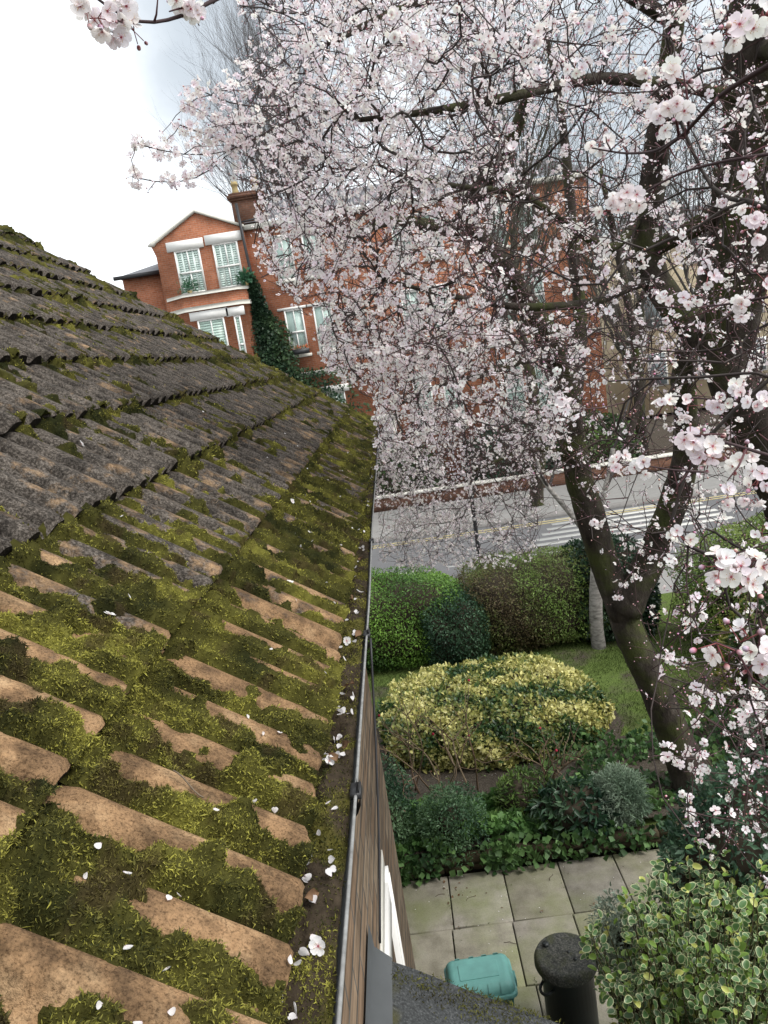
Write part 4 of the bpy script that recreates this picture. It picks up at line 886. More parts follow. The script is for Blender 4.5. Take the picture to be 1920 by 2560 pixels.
# ------------------------------------------------------------------ trees: limbs are modelled, finer wood grows towards points spread through the crown
class Tree:
    def __init__(s, name, label, cat, base, seed):
        s.q = np.random.default_rng(seed); s.t = thing(name, label, cat, loc=tuple(base)); s.o = np.asarray(base, float)
        s.P = np.zeros((0, 3)); s.par = np.zeros(0, int); s.len = np.zeros(0); s.dir = np.zeros((0, 3)); s.paths = []; s.limbr = np.zeros(0)
    def _add(s, pts, par, lens, r=0.0):
        n0 = len(s.P); n = len(pts); d = unit(np.gradient(np.vstack([s.P[par] if par >= 0 else pts[0]-1e-3, pts]), axis=0))[1:]
        s.P = np.vstack([s.P, pts]); s.dir = np.vstack([s.dir, d]); s.par = np.r_[s.par, [par], np.arange(n0, n0+n-1)].astype(int)
        s.len = np.r_[s.len, lens]; s.limbr = np.r_[s.limbr, np.full(n, 0.0)+r]; return n0
    def limb(s, name, pts, r, k=12, step=0.09, bump=0.16):
        pts = np.asarray(pts, float); seg = np.r_[0, np.cumsum(np.linalg.norm(np.diff(pts, axis=0), axis=1))]
        u = np.linspace(0, seg[-1], max(6, int(seg[-1]/step)))
        # smooth through the given points
        from_ = np.stack([np.interp(u, seg, pts[:, i]) for i in range(3)], -1)
        for _ in range(3): from_[1:-1] = (from_[:-2]+2*from_[1:-1]+from_[2:])/4
        R = np.interp(u, np.linspace(0, seg[-1], len(r)), r)
        from_ = from_+0.35*R[:, None]*(np.stack([fbm(u*1.6, u*0+i*9, 7) for i in range(3)], -1)-0.5)
        b = MB(); b.tube(from_-s.o, R, k, (1, 1, 1), bump); b.build(name, M_BARK, s.t, smooth=True)
        s._add(from_, -1, 0.3*u, R); return from_
    def reach(s, a, wl=0.22, step=0.10, wob=0.10, sag=0.06):
        d = s.P-a; dist = np.sqrt((d*d).sum(1)); cost = dist+wl*s.len-0.12*dist*np.clip((s.dir*(-d)).sum(1)/np.maximum(dist, 1e-6), -1, 1)
        j = int(np.argmin(cost)); L_ = dist[j]
        if L_ < 0.03: return None
        n = max(2, int(np.ceil(L_/step))); t = np.linspace(0, 1, n+1)[1:, None]; p0 = s.P[j]
        c_ = p0+s.dir[j]*L_*0.30+(a-p0)*0.30+s.q.normal(size=3)*wob*L_+np.array([0, 0, sag*L_])
        pts = p0*(1-t)**2+2*c_*t*(1-t)+a*t**2
        pts = pts+(s.q.normal(size=pts.shape)*0.012*np.minimum(1, L_))*(1-t)
        n0 = s._add(pts, j, s.len[j]+L_*t[:, 0]); s.paths.append((j, n0, n)); return n0+n-1
    def follow(s, pts, step=0.08):
        """a modelled branch whose root the tree grows to"""
        pts = np.asarray(pts, float); seg = np.r_[0, np.cumsum(np.linalg.norm(np.diff(pts, axis=0), axis=1))]
        u = np.linspace(0, seg[-1], max(4, int(seg[-1]/step))); c_ = np.stack([np.interp(u, seg, pts[:, i]) for i in range(3)], -1)
        for _ in range(2): c_[1:-1] = (c_[:-2]+2*c_[1:-1]+c_[2:])/4
        j = s.reach(c_[0]); j = j if j is not None else int(np.argmin(((s.P-c_[0])**2).sum(1)))
        n0 = s._add(c_[1:], j, s.len[j]+u[1:]); s.paths.append((j, n0, len(c_)-1))
    def wood(s, tip=0.0016, ex=0.44, kmax=7):
        n = len(s.P); cnt = np.zeros(n)
        has = np.zeros(n, bool); has[s.par[s.par >= 0]] = True; cnt[~has] = 1
        for i in range(n-1, -1, -1):
            if s.par[i] >= 0: cnt[s.par[i]] += cnt[i]
        s.r = tip*np.maximum(cnt, 1)**ex; s.r = np.where(s.limbr > 0, s.limbr, s.r)
        b = MB()
        for (j, n0, m_) in s.paths:
            P = np.vstack([s.P[j], s.P[n0:n0+m_]]); r = s.r[n0:n0+m_]; r = np.r_[min(r[0]*1.1, s.r[j]*0.8 if s.r[j] > r[0] else r[0]), r]
            th = sstep(0.0015, 0.008, r.mean()); c_ = lerp((0.055, 0.043, 0.040), (0.048, 0.042, 0.036), th)
            b.tube(P-s.o, r, 4 if r.max() < 0.005 else 6 if r.max() < 0.02 else 8, c_*s.q.uniform(0.75, 1.3), cap=False)
        return b
    def spurs(s, b, prob, l0, l1, ok=None, rad=0.0013):
        """short flowering side shoots; returns flowering points and directions"""
        FP, FD = [], []
        for (j, n0, m_) in s.paths:
            for i in range(n0, n0+m_):
                if s.r[i] > 0.02: continue
                d = s.dir[i]
                if s.q.uniform() < 0.75: FP.append(s.P[i]); FD.append(d)
                if s.q.uniform() < prob:
                    L_ = s.q.uniform(l0, l1); sd = unit(s.q.normal(size=3)+0.35*d+np.array([0, 0, 0.15])); p = s.P[i]; Q = [p]; nn = max(2, int(L_/0.05))
                    for k in range(nn): sd = unit(sd+s.q.normal(size=3)*0.22); Q.append(Q[-1]+sd*L_/nn)
                    if ok is not None and not ok(np.array(Q[-1])[None])[0]: continue
                    b.tube(np.array(Q)-s.o, np.linspace(rad*1.3, rad*0.7, nn+1), 3, np.array([0.074, 0.046, 0.045])*s.q.uniform(0.7, 1.3), cap=False)
                    for k in range(1, nn+1): FP.append(Q[k]); FD.append(sd)
        return np.array(FP), np.array(FD)

XL = ([-200, 0, 100, 180, 250, 320, 400, 450, 500, 560, 600, 650, 700, 750, 800, 850, 900, 950, 1000, 1050, 1200, 1400, 1430],
      [610, 592, 610, 560, 600, 560, 610, 590, 640, 628, 622, 640, 655, 690, 775, 765, 800, 830, 935, 930, 935, 940, 1000])
def clear_of_view(P):
    """keeps twigs out of the open sky and off the roof, house gable and lawn"""
    p = to_px(P); x, y = p[:, 0], p[:, 1]
    low = np.where(x < 1330, 1430-0.02*(x-930), np.where(x < 1500, 1380, 2400))
    ok = (x > np.interp(y, *XL)) & (y < low) & ~((x > 690) & (x < 800) & (y > 740) & (y < 890) & (np.sin(x*0.13+y*0.07) > -0.55))
    tri = (y > 1450) & (x < 1500+(y-1450)*0.35); return ok & ~tri
def crown(q, n, x0, x1, y0, y1, d0, d1):
    x, y = q.uniform(x0, x1, n), q.uniform(y0, y1, n); d = d0*(d1/d0)**q.uniform(0, 1, n)
    P = np.array([at_d(a, c_, e) for a, c_, e in zip(x, y, d)]); return P[clear_of_view(P)]
def PY_(pts): return [at_y(*p) for p in pts]
def PD_(pts): return [at_d(*p) for p in pts]

def finish(tree, spur_p, l0, l1, dens, size, nearD, tip, nm=('branch', 'blossom', 'bud'), bud_p=0.8, tpl=FAR, cull=True, ex=0.44):
    q = tree.q; b = tree.wood(tip, ex); FP, FD = tree.spurs(b, spur_p, l0, l1, clear_of_view if cull else None, tip*0.85)
    b.build(nm[0], M_TWIG, tree.t)
    rep = q.integers(1, 6, len(FP))
    clump = fbm(FP[:, 0]*2.3+FP[:, 2]*1.1+50, FP[:, 1]*2.3+FP[:, 2]*1.3+50, 3, 3); fx = to_px(FP); keep = q.uniform(0, 1, len(FP)) < dens*np.interp(fx[:, 0], [600, 1000, 1250, 1450, 1900], [1.05, 1.1, 0.85, 0.55, 0.42])*np.interp(fx[:, 1], [1350, 1500], [1, 1.35])*(1-0.85*np.exp(-((fx[:, 0]-1250-0.45*(fx[:, 1]-640))/110)**2-((fx[:, 1]-650)/260)**2))*np.clip(0.1+3.0*(clump-0.3), 0.05, 1.3)*0.60
    P = np.repeat(FP[keep], rep[keep], 0); P = P+q.normal(size=P.shape)*0.013; D = np.repeat(FD[keep], rep[keep], 0)
    nr = unit(q.normal(size=P.shape)-0.5*D*(D*q.normal(size=P.shape)).sum(1, keepdims=True)+np.array([0, -0.25, 0.12])); P = P+nr*q.uniform(0.008, 0.022, (len(P), 1))
    if cull: k_ = clear_of_view(P); P, nr = P[k_], nr[k_]
    b = MB(); put_flowers(b, P-tree.o, nr, q, tpl, size); o = b.build(nm[1], M_PETAL, tree.t); tag(o, kind='stuff')
    kb = q.uniform(0, 1, len(FP)) < bud_p; P = np.repeat(FP[kb], 2, 0); nr = unit(q.normal(size=P.shape)); P = P+nr*q.uniform(0.004, 0.02, (len(P), 1))
    b = MB(); b.inst(BUD[0], BUD[1], P-tree.o, frames(nr), size*0.42*q.uniform(0.4, 1.1, len(P)), BUD[2], 1-0.35*q.uniform(0, 1, (len(P), 3))); tag(b.build(nm[2], M_BUD, tree.t), kind='stuff')
    print(tree.t.name, 'nodes', len(tree.P), 'flower points', len(FP))

# leaning cherry on the lawn
q = np.random.default_rng(3)
bA = at_z(1752, 1990, GZ-0.05)
A = Tree('cherry_tree', 'leaning blossoming cherry tree whose dark forked trunk rises from the lawn', 'tree', bA, 11)
yA = bA[1]
A.limb('trunk', [bA]+PY_([(1700, 1880, yA+.05), (1652, 1760, yA+.1), (1602, 1640, yA+.15), (1566, 1555, yA+.2), (1545, 1475, yA+.25)]), [.27, .20, .18, .17, .17, .175], 18, 0.08)
A.limb('limb', PY_([(1560, 1540, yA+.2), (1515, 1430, yA+.25), (1480, 1310, yA+.2), (1448, 1190, yA+.15), (1428, 1070, yA+.05), (1415, 970, yA-.05), (1392, 885, yA-.15), (1340, 790, yA-.35), (1290, 712, yA-.55), (1248, 645, yA-.75), (1192, 598, yA-.95), (1152, 562, yA-1.1), (1180, 495, yA-1.3), (1235, 425, yA-1.5), (1290, 330, yA-1.7), (1330, 200, yA-1.9)]), [.17, .165, .155, .15, .145, .14, .135, .13, .12, .11, .10, .095, .08, .07, .05, .03], 14)
A.limb('limb', PY_([(1562, 1530, yA+.15), (1618, 1420, yA+.1), (1668, 1290, yA), (1704, 1200, yA-.1), (1722, 1130, yA-.2), (1715, 1030, yA-.3), (1702, 950, yA-.5), (1722, 850, yA-.7), (1762, 740, yA-.9), (1795, 600, yA-1.1), (1800, 420, yA-1.3)]), [.17, .16, .15, .145, .13, .12, .11, .10, .09, .07, .05], 14)
A.limb('limb', PY_([(1428, 1070, yA+.05), (1445, 930, yA+.3), (1452, 800, yA+.4), (1438, 640, yA+.4), (1420, 450, yA+.4), (1400, 250, yA+.3), (1360, 60, yA+.2)]), [.085, .075, .07, .06, .05, .035, .02], 10)
A.limb('limb', PY_([(1158, 566, yA-1.1), (1100, 580, yA-1.15), (1040, 556, yA-1.25), (985, 548, yA-1.35), (930, 560, yA-1.5), (870, 600, yA-1.7)]), [.075, .065, .05, .04, .035, .02], 9)
A.limb('limb', PY_([(1395, 890, yA-.15), (1310, 900, yA-.5), (1200, 940, yA-.8), (1100, 960, yA-1.0), (1000, 1010, yA-1.1)]), [.05, .04, .03, .02, .012], 8)
A.limb('limb', PY_([(1440, 1160, yA+.15), (1380, 1120, yA), (1290, 1130, yA-.2), (1180, 1180, yA-.3)]), [.035, .028, .02, .01], 7)
A.limb('limb', PY_([(1560, 1140, yA+.2), (1600, 1000, yA+.4), (1590, 850, yA+.5), (1560, 700, yA+.6), (1500, 420, yA+.6)]), [.03, .05, .05, .04, .02], 8)
att = np.vstack([crown(q, 520, 600, 1300, -60, 1000, 5.4, 7.6), crown(q, 400, 1150, 1930, -100, 950, 5.2, 8.2), crown(q, 480, 760, 1460, 760, 1180, 5.0, 8.6), crown(q, 620, 935, 1345, 1000, 1425, 6.4, 9.3), crown(q, 90, 1450, 1930, 800, 1350, 5.5, 8.5)])
dl = np.array([np.min(((A.P-a)**2).sum(1)) for a in att]); att = att[np.argsort(dl)]
for a in att: A.reach(a)
finish(A, 1.0, 0.08, 0.34, 0.95, 0.0145, 0, 0.0020)

# mossy cherry at the right edge
b0 = at_y(2060, 1500, 5.6); bB = np.array([b0[0]+0.55, 5.75, GZ-0.05])
B = Tree('cherry_tree', 'mossy blossoming cherry tree at the right edge reaching over the roof', 'tree', bB, 12)
B.limb('trunk', [bB, b0+np.array([.3, .1, -1.2])]+PY_([(2060, 1500, 5.6), (1985, 1300, 5.5), (1930, 1165, 5.4), (1882, 1065, 5.3), (1842, 965, 5.2), (1818, 885, 5.15), (1824, 780, 5.1), (1850, 680, 5.0), (1870, 560, 4.9), (1886, 430, 4.8), (1888, 300, 4.7), (1880, 150, 4.6), (1888, 0, 4.5), (1900, -160, 4.4)]), [.26, .23, .20, .18, .175, .17, .165, .165, .16, .16, .165, .165, .165, .16, .15, .13], 18, 0.08)
B.limb('limb', PY_([(1825, 900, 5.15), (1750, 835, 5.3), (1695, 785, 5.4), (1642, 722, 5.5), (1612, 660, 5.5), (1610, 560, 5.5), (1630, 450, 5.4), (1652, 330, 5.3), (1674, 180, 5.1), (1692, 0, 5.0), (1700, -160, 4.9)]), [.12, .11, .105, .10, .09, .085, .08, .07, .06, .055, .045], 14)
B.limb('limb', PY_([(1628, 628, 5.5), (1700, 592, 5.3), (1790, 542, 5.1), (1880, 475, 4.9), (1970, 440, 4.7)]), [.05, .06, .062, .058, .05], 10)
B.limb('limb', PY_([(1616, 520, 5.5), (1530, 640, 5.3), (1420, 560, 5.0), (1290, 475, 4.7), (1150, 470, 4.4), (1030, 440, 4.1)]), [.035, .03, .026, .022, .016, .01], 8)
B.limb('limb', PY_([(1880, 250, 4.7), (1700, 215, 4.2), (1500, 190, 3.8), (1290, 240, 3.5), (1080, 280, 3.3), (900, 300, 3.2)]), [.045, .035, .03, .024, .018, .010], 8)
B.limb('limb', PY_([(1688, 60, 5.0), (1500, -60, 4.4), (1250, -60, 3.9), (1000, 20, 3.6), (820, 110, 3.4)]), [.045, .035, .028, .02, .010], 8)
B.limb('limb', PY_([(1620, 700, 5.5), (1480, 760, 5.0), (1300, 770, 4.5), (1120, 740, 4.1), (960, 700, 3.8)]), [.035, .03, .024, .016, .009], 8)
B.limb('limb', PY_([(1990, 1310, 5.5), (2070, 1200, 4.3), (2110, 1250, 3.4), (2090, 1400, 2.9), (2050, 1560, 2.6)]), [.06, .045, .035, .025, .015], 8)
B.limb('limb', PY_([(1890, 120, 4.6), (2120, 150, 3.4), (2150, 420, 2.4), (2100, 700, 1.9), (2060, 1000, 1.6)]), [.05, .04, .03, .022, .012], 8)
for arm in ([(780, 275, 3.5), (660, 332, 3.3), (570, 388, 3.2), (470, 392, 3.1), (400, 380, 3.05), (338, 358, 3.0)], [(760, 255, 3.6), (640, 312, 3.4), (560, 398, 3.2), (510, 446, 3.1), (440, 464, 3.0), (380, 462, 3.0), (330, 442, 2.95)],
            [(720, 262, 3.5), (610, 272, 3.35), (540, 252, 3.25), (478, 212, 3.15)], [(640, 310, 3.4), (560, 322, 3.3), (500, 296, 3.25), (478, 264, 3.2)], [(600, 370, 3.3), (520, 340, 3.2), (450, 312, 3.15)],
            [(760, 60, 2.6), (680, 10, 2.5), (600, 14, 2.4)]):
    B.follow(PD_(arm))
att = np.vstack([crown(q, 760, 580, 1250, -80, 930, 3.0, 5.4), crown(q, 360, 1150, 1930, -120, 900, 2.2, 5.2), crown(q, 230, 720, 1160, 500, 1010, 3.4, 5.6), crown(q, 130, 800, 1450, 830, 1130, 3.2, 5.0), crown(q, 95, 1440, 1930, 850, 1450, 1.9, 5.0), crown(q, 95, 1520, 1940, 1380, 2150, 2.0, 4.2)])
dl = np.array([np.min(((B.P-a)**2).sum(1)) for a in att]); att = att[np.argsort(dl)]
for a in att: B.reach(a)
def arms_ok(P): return np.ones(len(P), bool)
_cv = clear_of_view
def clear_of_view(P):
    p = to_px(P); x, y = p[:, 0], p[:, 1]
    a1 = (y > 190) & (y < 480) & (x > 325) & (x < 640)
    return _cv(P) | a1
finish(B, 1.0, 0.06, 0.28, 0.76, 0.0155, 0, 0.0019)

# near sprays of the right-hand cherry: each big cluster a part of its own
def spray(path, r0):
    pts = np.array(PD_(path)); n = 14; seg = np.r_[0, np.cumsum(np.linalg.norm(np.diff(pts, axis=0), axis=1))]; u = np.linspace(0, seg[-1], n)
    c_ = np.stack([np.interp(u, seg, pts[:, i]) for i in range(3)], -1)
    for _ in range(2): c_[1:-1] = (c_[:-2]+2*c_[1:-1]+c_[2:])/4
    b = MB(); b.tube(c_-B.o, np.linspace(r0, r0*0.45, n), 7, (0.062, 0.040, 0.042))
    for k in range(7):
        i = q.integers(2, n-1); d = unit(q.normal(size=3)); L_ = q.uniform(.02, .07); b.tube(np.array([c_[i], c_[i]+d*L_*.5+q.normal(size=3)*.004, c_[i]+d*L_])-B.o, [r0*.5, r0*.4, r0*.25], 5, (0.10, 0.045, 0.05))
        bb = c_[i]+d*L_
    b.build('twig', M_TWIG, B.t, smooth=True); return c_
def cluster(px, py, d, n, bud, spread=0.018, face=(-0.1, -1, 0.25), size=0.0121, tpl=NEAR):
    c0 = at_d(px, py, d); toward = unit(EYE-c0); b = MB()
    off = unit(q.normal(size=(n, 3))+toward*0.9); P = c0+off*spread*q.uniform(0.6, 1.1, (n, 1)); nr = unit(off*0.6+toward*0.7+0.3*q.normal(size=(n, 3)))
    put_flowers(b, P-B.o, nr, q, tpl, size)
    for p, m_ in zip(P, nr): b.tube(np.array([c0-B.o-toward*0.006, p-m_*0.008-B.o, p-m_*0.002-B.o]), [.0007, .0007, .001], 4, (.30, .10, .10))
    b.build('blossom_cluster', M_PETAL, B.t, smooth=True)
    if bud:
        b = MB(); off = unit(q.normal(size=(bud, 3))+toward*0.4); P = c0+off*spread*q.uniform(0.8, 1.5, (bud, 1)); b.inst(BUD[0], BUD[1], P-B.o, frames(off), 0.0068*q.uniform(0.6, 1.2, bud), BUD[2], 1-0.3*q.uniform(0, 1, (bud, 3)))
        for p, o_ in zip(P, off): b.tube(np.array([c0-B.o, p-o_*0.001-B.o]), [.0006, .0006], 4, (.26, .08, .08))
        b.build('bud_cluster', M_BUD, B.t, smooth=True)
spray([(2060, 1330, .95), (1950, 1400, .9), (1880, 1430, .86), (1830, 1435, .84)], .0028)
spray([(2080, 1560, .9), (1960, 1625, .86), (1880, 1640, .82), (1785, 1605, .80)], .0026)
spray([(2060, 1160, 1.1), (1960, 1150, 1.05), (1860, 1120, 1.0), (1780, 1095, 1.0), (1710, 1085, .98)], .003)
spray([(1760, 1180, 1.6), (1680, 1175, 1.55), (1590, 1160, 1.5)], .0025)
spray([(2080, 60, 1.0), (1930, 160, 1.05), (1790, 240, 1.1), (1720, 330, 1.15), (1650, 380, 1.2)], .004)
spray([(1720, 330, 1.15), (1640, 380, 1.25), (1560, 385, 1.35), (1480, 370, 1.4)], .0028)
spray([(1960, 380, 1.4), (1820, 400, 1.4), (1700, 430, 1.4), (1560, 510, 1.4)], .003)
spray([(2060, 1000, 1.5), (1930, 1010, 1.5), (1800, 1000, 1.5), (1680, 990, 1.5)], .0028)
spray([(2060, 730, 1.4), (1930, 740, 1.5), (1800, 765, 1.6), (1640, 770, 1.7)], .003)
spray([(620, -40, 1.25), (530, 2, 1.2), (470, 35, 1.15), (400, 58, 1.12), (342, 62, 1.1), (300, 42, 1.1), (232, -12, 1.08)], .0032)
for a in [(1800, 1415, .84, 4, 3), (1845, 1445, .84, 5, 3), (1880, 1425, .86, 2, 3), (1792, 1608, .80, 1, 3), (1852, 1606, .80, 1, 3), (1905, 1640, .82, 4, 5), (1700, 1340, 1.4, 4, 2), (1725, 1105, 1.0, 4, 5), (1775, 1130, 1.0, 4, 6), (1850, 1150, 1.05, 4, 7), (1900, 1190, 1.1, 4, 5), (1545, 1160, 1.5, 5, 2), (1600, 1165, 1.5, 4, 2), (1690, 195, 1.15, 2, 3), (1700, 265, 1.15, 4, 4), (1660, 290, 1.2, 5, 5), (1815, 85, .95, 2, 1), (1860, 75, .95, 3, 2), (1905, 30, 1.0, 4, 2), (1500, 355, 1.5, 5, 2), (1545, 500, 1.4, 4, 3), (1590, 485, 1.4, 3, 1), (1515, 525, 1.4, 3, 2), (1350, 88, 1.8, 5, 3), (1440, 175, 2.0, 4, 4), (1620, 185, 1.6, 4, 4), (1870, 440, 1.6, 3, 2), (1900, 560, 1.3, 4, 5), (1880, 520, 1.4, 2, 2), (1730, 740, 1.6, 3, 2), (1770, 690, 1.6, 4, 2), (1870, 765, 1.4, 5, 2), (1910, 700, 1.4, 3, 3), (1650, 750, 1.8, 4, 3), (1660, 1010, 1.5, 4, 3), (1720, 1015, 1.5, 3, 4), (1790, 1005, 1.5, 4, 5), (1850, 985, 1.5, 4, 3), (1900, 1000, 1.45, 4, 3), (1820, 1240, 1.6, 4, 2), (1880, 1250, 1.6, 4, 2), (1905, 1330, 1.8, 3, 2), (1460, 60, 2.0, 3, 3), (1210, 120, 2.2, 4, 3), (980, 45, 2.0, 4, 1), (1040, 110, 2.0, 4, 2), (990, 90, 2.1, 3, 2),
          (215, 25, 1.08, 3, 2), (245, 45, 1.08, 3, 1), (275, 62, 1.1, 3, 2), (310, 20, 1.1, 4, 0), (290, 75, 1.1, 3, 2), (335, 78, 1.1, 2, 3), (475, 20, 1.15, 3, 2), (485, 45, 1.15, 2, 1), (455, 5, 1.15, 3, 1)]:
    cluster(*a, spread=0.016 if a[2] < 1.2 else 0.019)
for (x, y, d) in ((345, 356, 3.0), (370, 372, 3.03), (405, 382, 3.05), (425, 378, 3.08), (455, 392, 3.1), (500, 385, 3.13), (335, 440, 2.95), (350, 452, 2.97), (425, 450, 3.0), (440, 458, 3.0), (470, 445, 3.05), (495, 420, 3.1), (478, 214, 3.15), (492, 228, 3.17), (535, 226, 3.2), (555, 240, 3.25), (600, 225, 3.3), (480, 268, 3.2), (492, 280, 3.22), (525, 275, 3.25), (545, 290, 3.25), (455, 316, 3.15), (475, 322, 3.15), (500, 328, 3.2), (525, 345, 3.2), (550, 300, 3.3), (590, 305, 3.3), (640, 285, 3.35), (585, 365, 3.2), (630, 345, 3.25)):
    cluster(x+q.normal()*3, y+q.normal()*3, d, 5, 2, 0.03, tpl=FAR, size=0.0145)

# ------------------------------------------------------------------ leafless trees behind
def bare_tree(label, x, y, h, trunk_r, seed, fork=3, levels=5, spread=0.42, bark=None, tw=(0.06, 0.052, 0.048), z0=0.0, lean=(0, 0), first=0.33, name='bare_tree'):
    q = np.random.default_rng(seed); t = thing(name, label, 'tree', loc=(x, y, z0)); tb, bb = MB(), MB()
    def grow(p, d, L_, r, lev):
        n = max(3, int(4+lev)); P = [p]
        for i in range(n): d = unit(d+q.normal(size=3)*0.10+np.array([0, 0, 0.06])); P.append(P[-1]+d*L_/n)
        R = np.linspace(r, r*0.62, n+1)
        (tb if lev >= levels-1 else bb).tube(np.array(P), R, 9 if lev >= levels-1 else 5 if lev > 1 else 3, (1, 1, 1) if lev >= levels-1 else tw, cap=False)
        if lev == 0: return
        k = fork+q.integers(0, 2)
        for i in range(k):
            j = n if i < 2 else q.integers(n//2, n); nd = unit(d+q.normal(size=3)*spread+np.array([0, 0, 0.15]))
            grow(np.array(P[j]), nd, L_*q.uniform(0.6, 0.85), R[j]*q.uniform(0.55, 0.75), lev-1)
    grow(np.array([0, 0, -0.05]), unit(np.array([lean[0], lean[1], 1.0])), h*first, trunk_r, levels)
    tb.build('trunk', bark or M_BARK, t, smooth=True); bb.build('crown', M_TWIG, t); return t
bx = at_y(790, 900, 44)[0]
bare_tree('leafless grey tree with fine upright twigs rising behind the blossom at top left', bx, 44, 25, 0.36, 41, 4, 6, 0.36, tw=(0.10, 0.09, 0.085))
bare_tree('leafless many limbed tree behind the leaning cherry by the far pavement', at_y(1330, 1150, 24.5)[0], 24.5, 14.5, 0.24, 42, 4, 5, 0.42, tw=(0.085, 0.08, 0.06))
bare_tree('leafless tree before the cream building', at_y(1620, 1150, 29)[0], 29.5, 15, 0.25, 43, 4, 5, 0.45, tw=(0.09, 0.085, 0.07))
bare_tree('tall thin leafless tree at the far right beyond the road', at_y(1840, 1150, 27)[0], 27.5, 14, 0.22, 44, 4, 5, 0.42, tw=(0.085, 0.08, 0.07))
pt_ = at_z(1497, 1612, GZ)
bare_tree('pale barked garden tree standing beside the hedge behind the leaning cherry', pt_[0], pt_[1], 8.5, 0.125, 45, 3, 4, 0.30, M_PALEBARK, z0=GZ, name='garden_tree')

# ------------------------------------------------------------------ variegated shrub at the lower right
_th = np.arange(10)*2*np.pi/10+np.pi/2
_o = np.c_[0.33*np.cos(_th)*(1-0.12*np.sin(_th)), 0.5+0.5*np.sin(_th)]; _i = np.c_[_o[:, 0]*0.74, 0.5+(_o[:, 1]-0.5)*0.80]
def _lz(p): return 0.55*np.abs(p[:, 0])**1.3-0.18*(p[:, 1]-0.3)**2
LEAFV = np.vstack([np.c_[_i, _lz(_i)], np.c_[_o, _lz(_o)], [[0, 0.5, -0.01]], [[0, -0.28, 0.0]], [[0.02, 0, 0]]])
LEAFF = [np.vstack([np.array([[i, i+1 if i < 9 else 0, 20] for i in range(10)]), [[21, 22, 15]]]), np.array([[10+i, 10+(i+1) % 10, (i+1) % 10, i] for i in range(10)])]
def leaf_cols(center, rim, mid): return np.vstack([np.tile(center, (10, 1)), np.tile(rim, (10, 1)), [mid], [[.25, .28, .1]], [[.25, .28, .1]]])
sc = at_d(1712, 2420, 5.0); q = np.random.default_rng(55)
vs = thing('variegated_shrub', 'large shrub with cream edged oval leaves beside the black dustbin', 'shrub', loc=(sc[0], sc[1], 0)); so_ = np.array([sc[0], sc[1], 0])
sb = MB(); LP, LD = [], []
R_ = np.array([0.66, 0.58, 0.70]); C_ = np.array([0.16, 0, sc[2]-0.08])
for k in range(400):
    d = unit(q.normal(size=3)); d[2] = abs(d[2])*1.0-0.25; g = 1+0.30*(fbm(d[0]*2.6+9, d[1]*2.6+d[2]*2+9, 5)-0.5)*2
    e = C_+np.array([0.1, 0, 0])+d*R_*g*q.uniform(0.55, 1.22); s0 = np.array([q.normal(0, .10), q.normal(0, .10), 0.0]); m_ = s0*0.4+e*np.array([0.55, 0.55, 0.62])
    t = np.linspace(0, 1, 12)[:, None]; P = s0*(1-t)**2+2*m_*t*(1-t)+e*t*t+q.normal(size=(12, 3))*0.012*t
    sb.tube(P, np.linspace(0.008, 0.0022, 12), 4, lerp((0.07, 0.05, 0.035), (0.12, 0.11, 0.05), q.uniform()), cap=False)
    for j in range(7, 12):
        for _ in range(3 if j < 11 else 6):
            LP.append(P[j]+q.normal(size=3)*0.012); LD.append(unit(P[j]-P[j-1]+1.0*q.normal(size=3)+0.25*d))
LP, LD = np.array(LP), np.array(LD); n = len(LP); hint = unit(np.array([0, -0.3, 1.0])+0.55*q.normal(size=(n, 3)))
Rm = frames_dir(LD, hint); sz = 0.051*q.uniform(0.5, 1.15, n); kind_ = q.uniform(0, 1, n); b = MB()
for lo, hi, cc in ((0, .62, leaf_cols((.085, .165, .062), (.62, .63, .36), (.075, .145, .05))), (.62, .74, leaf_cols((.11, .18, .09), (.66, .66, .44), (.09, .16, .08))), (.74, .93, leaf_cols((.17, .27, .055), (.25, .36, .08), (.15, .25, .05))), (.93, 1.01, leaf_cols((.46, .48, .13), (.58, .58, .24), (.42, .46, .12)))):
    k_ = (kind_ >= lo) & (kind_ < hi); b.inst(LEAFV, LEAFF, LP[k_]+LD[k_]*0.02, Rm[k_], np.stack([sz[k_]*q.uniform(.85, 1.1, k_.sum()), sz[k_], sz[k_]], -1), cc, q.uniform(0.75, 1.12, (k_.sum(), 1))*np.ones(3))
b.build('foliage', M_GLOSSLEAF, vs, smooth=False); sb.build('stem', M_TWIG, vs)
shrub('dark_shrub', 'dark small leaved shrub behind the variegated one at the right edge', 'shrub', tuple(at_d(1960, 2290, 5.9)), (0.75, 0.6, 1.0), 16000, 0.055, 0.42, [(0.018, 0.045, 0.026), (0.042, 0.085, 0.048), (0.085, 0.14, 0.085)], 61, 2.2, 0.2, zmin=0, depth=0.35)
pc = at_d(1500, 2325, 5.7); shrub('silver_shrub', 'pale green feathery shrub between the dustbin and the variegated leaves', 'shrub', (pc[0]+.16, pc[1]+.1, pc[2]-0.22), (0.2, 0.2, 0.36), 2600, 0.045, 0.3, [(0.09, 0.13, 0.09), (0.2, 0.25, 0.19), (0.33, 0.38, 0.31)], 62, 2.0, 0.3, zmin=0, depth=0.7, corek=0.25)

